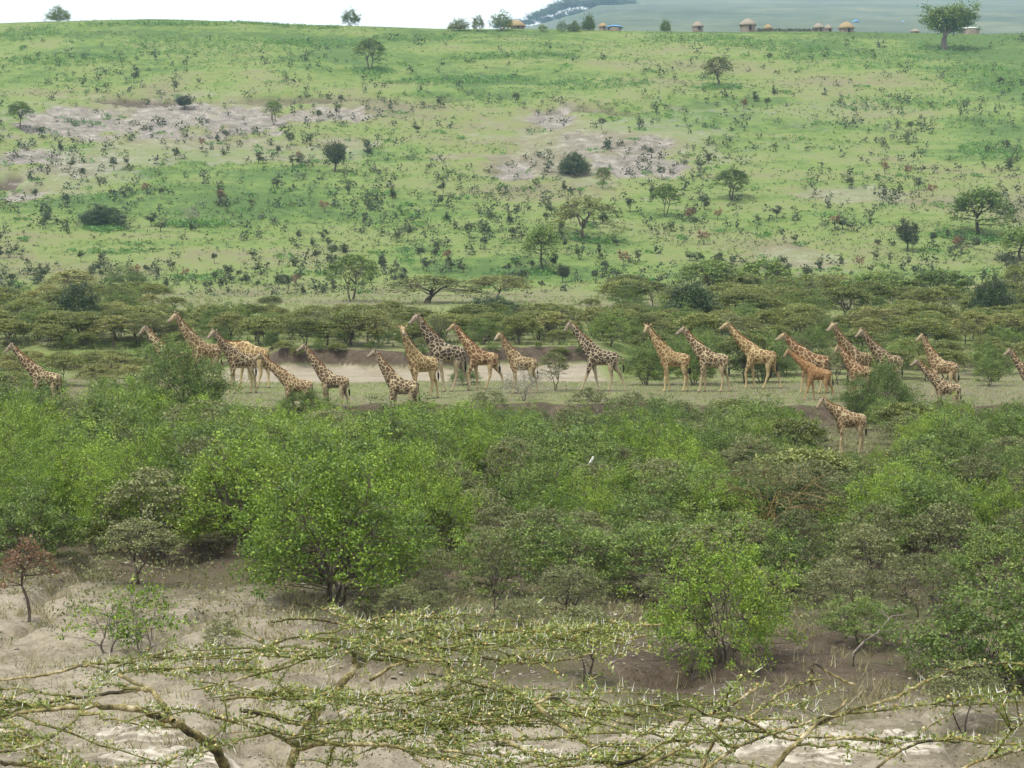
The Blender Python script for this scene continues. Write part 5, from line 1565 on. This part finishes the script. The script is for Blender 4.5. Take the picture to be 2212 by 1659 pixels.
            for o_ in N[kk]:
                bud.add(BALL_V * rng.uniform(0.005, 0.0085) + o_ + rng.normal(size=3) * 0.007 + [0, 0, 0.008], BALL_F, 0, np.full(len(BALL_V), rng.uniform(0.1, 1)))
        for nm, mb, mt in (('twig_spray', twg, 'twig'), ('thorn_spray', thn, 'thorn_white'), ('leaf_spray', lfb, 'leaf_acacia'), ('bud_spray', bud, 'bud')):
            if mb.n:
                o = link(nm, mb.mesh(nm, M[mt]), br); o['kind'] = 'stuff'
    cat(root, label, 'acacia')
    return root
LIMB_A = [
 ([(905, 3085), (866, 3004), (787, 2941), (701, 2890), (622, 2862), (551, 2839), (441, 2827), (331, 2827), (205, 2839), (79, 2854), (-60, 2900)], [12.0, 11.6, 11.2], 0.075, 0.016, 6),
 ([(693, 2884), (653, 2823), (614, 2772), (575, 2756), (504, 2768), (394, 2780), (299, 2795), (157, 2823), (-40, 2862)], [11.6, 11.9, 12.1], 0.042, 0.012, 7),
 ([(610, 2768), (559, 2738), (472, 2701), (400, 2672), (346, 2661), (236, 2689), (118, 2709), (-40, 2728)], [11.8, 12.3, 12.6], 0.030, 0.015, 5),
 ([(205, 3085), (157, 3020), (126, 2972), (118, 2941), (60, 2930), (-40, 2925)], [11.0, 11.0], 0.045, 0.014, 6),
 ([(-40, 3040), (60, 3058), (130, 3066), (240, 3090)], [10.8, 10.8], 0.03, 0.02, 5),
 ([(420, 2690), (480, 2660), (560, 2640), (640, 2615), (700, 2600)], [12.4, 12.8], 0.012, 0.006, 9),
 ([(330, 2827), (300, 2880), (220, 2940), (120, 2990), (-20, 3010)], [11.3, 10.6], 0.013, 0.006, 8),
 ([(1150, 3090), (1200, 2960), (1290, 2820), (1370, 2730), (1404, 2689), (1451, 2645), (1514, 2606), (1585, 2574), (1656, 2559), (1727, 2535), (1790, 2519), (1813, 2511)], [12.2, 12.8, 13.2], 0.070, 0.026, 6),
 ([(1404, 2689), (1424, 2650), (1455, 2622), (1500, 2606), (1560, 2584)], [12.9, 12.8], 0.045, 0.03, 2),
 ([(1420, 2670), (1412, 2618), (1396, 2574), (1341, 2594), (1278, 2614), (1207, 2626), (1136, 2657), (1042, 2689), (900, 2735), (760, 2760)], [12.9, 12.4, 12.0], 0.040, 0.009, 9),
 ([(1790, 2519), (1880, 2540), (1970, 2560), (2044, 2574), (2178, 2559), (2241, 2543), (2351, 2547), (2477, 2559), (2603, 2539)], [13.2, 13.4], 0.020, 0.005, 11),
 ([(1813, 2511), (1900, 2520), (2000, 2530), (2120, 2520), (2300, 2504), (2480, 2505), (2660, 2496)], [13.2, 13.8], 0.018, 0.005, 10),
 ([(1585, 2576), (1624, 2594), (1727, 2586), (1806, 2594), (1880, 2615), (2000, 2640), (2180, 2650), (2370, 2612)], [12.9, 12.7], 0.020, 0.005, 9),
 ([(1480, 2720), (1514, 2700), (1569, 2665), (1648, 2645), (1735, 2641), (1798, 2649), (1809, 2689), (1802, 2744)], [12.6, 12.4], 0.020, 0.008, 7),
 ([(1560, 2540), (1500, 2500), (1440, 2490), (1380, 2470), (1300, 2440), (1240, 2416)], [13.0, 13.3], 0.016, 0.006, 12),
 ([(1440, 2500), (1520, 2470), (1620, 2460), (1720, 2468), (1820, 2466)], [13.2, 13.5], 0.014, 0.006, 12),
 ([(1396, 2574), (1300, 2560), (1220, 2545), (1130, 2560), (1060, 2600), (960, 2660)], [12.5, 12.6], 0.016, 0.006, 12),
 ([(1380, 2500), (1280, 2480), (1180, 2475), (1080, 2490)], [13.2, 13.2], 0.012, 0.005, 12),
 ([(1180, 3000), (1230, 2985), (1286, 2976), (1420, 2976), (1561, 2980), (1624, 3004), (1687, 3051), (1740, 3100)], [11.6, 11.4], 0.026, 0.012, 7),
 ([(1240, 2935), (1270, 2925), (1341, 2913), (1404, 2909), (1498, 2901), (1593, 2905), (1656, 2921), (1766, 2948), (1900, 2990)], [12.0, 12.0], 0.030, 0.010, 9),
 ([(960, 2840), (1034, 2854), (1089, 2866), (1160, 2893), (1260, 2900)], [11.7, 11.9], 0.020, 0.012, 10),
 ([(880, 2800), (960, 2790), (1080, 2780), (1200, 2790), (1340, 2800), (1480, 2790)], [12.0, 12.2], 0.012, 0.006, 13),
 ([(860, 2870), (980, 2900), (1100, 2940), (1180, 2990)], [11.5, 11.5], 0.013, 0.006, 12),
 ([(1500, 2780), (1620, 2770), (1760, 2790), (1900, 2830), (2040, 2870), (2130, 2900)], [12.3, 12.1], 0.014, 0.006, 12),
 ([(1480, 2850), (1600, 2840), (1750, 2850), (1880, 2880), (1990, 2930)], [12.0, 11.8], 0.013, 0.006, 12),
 ([(1700, 2690), (1800, 2712), (1900, 2734), (1997, 2759), (2080, 2785), (2139, 2815), (2194, 2862), (2272, 2921), (2351, 2972), (2422, 3043), (2470, 3100)], [12.3, 11.8, 11.2], 0.010, 0.030, 7),
 ([(2139, 2815), (2220, 2790), (2290, 2830), (2370, 2842), (2470, 2850), (2560, 2870)], [11.6, 11.6], 0.010, 0.005, 9),
 ([(2000, 2960), (2080, 2990), (2150, 3030), (2220, 3090)], [11.2, 11.0], 0.018, 0.012, 10),
 ([(1760, 3000), (1860, 3010), (1980, 3040), (2060, 3090)], [11.2, 11.0], 0.014, 0.012, 11),
]
LIMB_B = [
 ([(3080, 3100), (3102, 3067), (3149, 3011), (3204, 2960), (3251, 2909), (3314, 2862), (3369, 2822), (3390, 2795)], [10.5, 10.8], 0.042, 0.012, 5),
 ([(3270, 2895), (3393, 2842), (3487, 2822), (3582, 2791), (3645, 2756), (3712, 2722), (3813, 2685), (3886, 2663), (3960, 2658), (4040, 2650)], [10.7, 11.2], 0.020, 0.006, 7),
 ([(2800, 3100), (2818, 3051), (2857, 2956), (2889, 2878), (2936, 2815), (3015, 2759), (3060, 2740)], [10.6, 10.8], 0.020, 0.008, 5),
 ([(2560, 3080), (2700, 3004), (2818, 2941), (2936, 2901), (3039, 2838), (3109, 2783), (3204, 2736), (3290, 2715)], [10.9, 11.3], 0.018, 0.006, 6),
 ([(2790, 3110), (2850, 3059), (2936, 2996), (3031, 2956), (3117, 2925), (3220, 2893), (3300, 2860)], [10.4, 10.6], 0.018, 0.006, 7),
 ([(3243, 2744), (3250, 2700), (3255, 2653), (3314, 2689), (3377, 2724), (3420, 2740)], [11.3, 11.3], 0.016, 0.010, 0),
 ([(2470, 3060), (2560, 3035), (2640, 2975), (2700, 2950), (2760, 2880), (2880, 2850)], [10.9, 11.0], 0.016, 0.006, 8),
 ([(3487, 3090), (3560, 3030), (3640, 2985), (3740, 2960), (3840, 2970)], [10.4, 10.5], 0.012, 0.005, 6),
 ([(3300, 2960), (3420, 2950), (3520, 2960), (3600, 2990)], [10.6, 10.6], 0.008, 0.004, 8),
 ([(3820, 3090), (3900, 3050), (4000, 3020), (4130, 2990)], [10.2, 10.3], 0.014, 0.008, 8),
 ([(3204, 2960), (3120, 2950), (3040, 2910), (2960, 2870)], [10.7, 10.5], 0.010, 0.005, 8),
]
def trunk_limbs(base, tops, r):
    """stems from the ground below the frame up to where the limbs enter the picture"""
    return base, tops, r
bA = at(1020, 3300, 12.0); bA[2] = Hz(bA[0], bA[1]) - 0.2
bB = at(3000, 3300, 10.8); bB[2] = Hz(bB[0], bB[1]) - 0.2
ra_ = build_acacia('thorny_acacia', 'nearest yellow barked acacia crown spreading over the bottom left and middle', bA, LIMB_A, 4, 1.05)
rb_ = build_acacia('thorny_acacia', 'second near acacia with long bare thorn branches at the bottom right', bB, LIMB_B, 6, 0.5)
for root, base, limbs in ((ra_, bA, LIMB_A), (rb_, bB, LIMB_B)):
    for (pts, deps, r0, r1, tw) in limbs:
        ends = [(pts[0], deps[0], r0), (pts[-1], deps[-1], r1)]
        for (xy, d, r) in ends:
            if xy[1] > 3076:
                e = at(*xy, d)
                b = MB()
                mid = np.array([(base[0] + e[0]) / 2, (base[1] + e[1]) / 2, base[2] + (e[2] - base[2]) * 0.62])
                b.add(*tube(bez(base, mid, e, 10) - base, np.linspace(r * 0.8 + 0.03, r * 0.40, 10), 8))
                link('trunk', b.mesh('trunk', M['bark_yellow'], True), root)

# ------------------------------------------------------------------ the hazy air
hz, nt, out = nodes_of('hazy_air')
vol = nt.nodes.new('ShaderNodeVolumePrincipled')
vol.inputs['Color'].default_value = (0.48, 0.74, 1.0, 1)
vol.inputs['Density'].default_value = 0.00011
vol.inputs['Anisotropy'].default_value = 0.2
nt.links.new(vol.outputs[0], out.inputs['Volume'])
b = MB()
x0, x1, y0, y1, z0, z1 = -2800, 2800, -120, 5300, -6, 580
V = [[x, y, z] for z in (z0, z1) for y in (y0, y1) for x in (x0, x1)]
b.add(V, [[0, 2, 3, 1], [4, 5, 7, 6], [0, 1, 5, 4], [2, 6, 7, 3], [0, 4, 6, 2], [1, 3, 7, 5]])
o = link('haze', b.mesh('haze', hz)); o['kind'] = 'stuff'
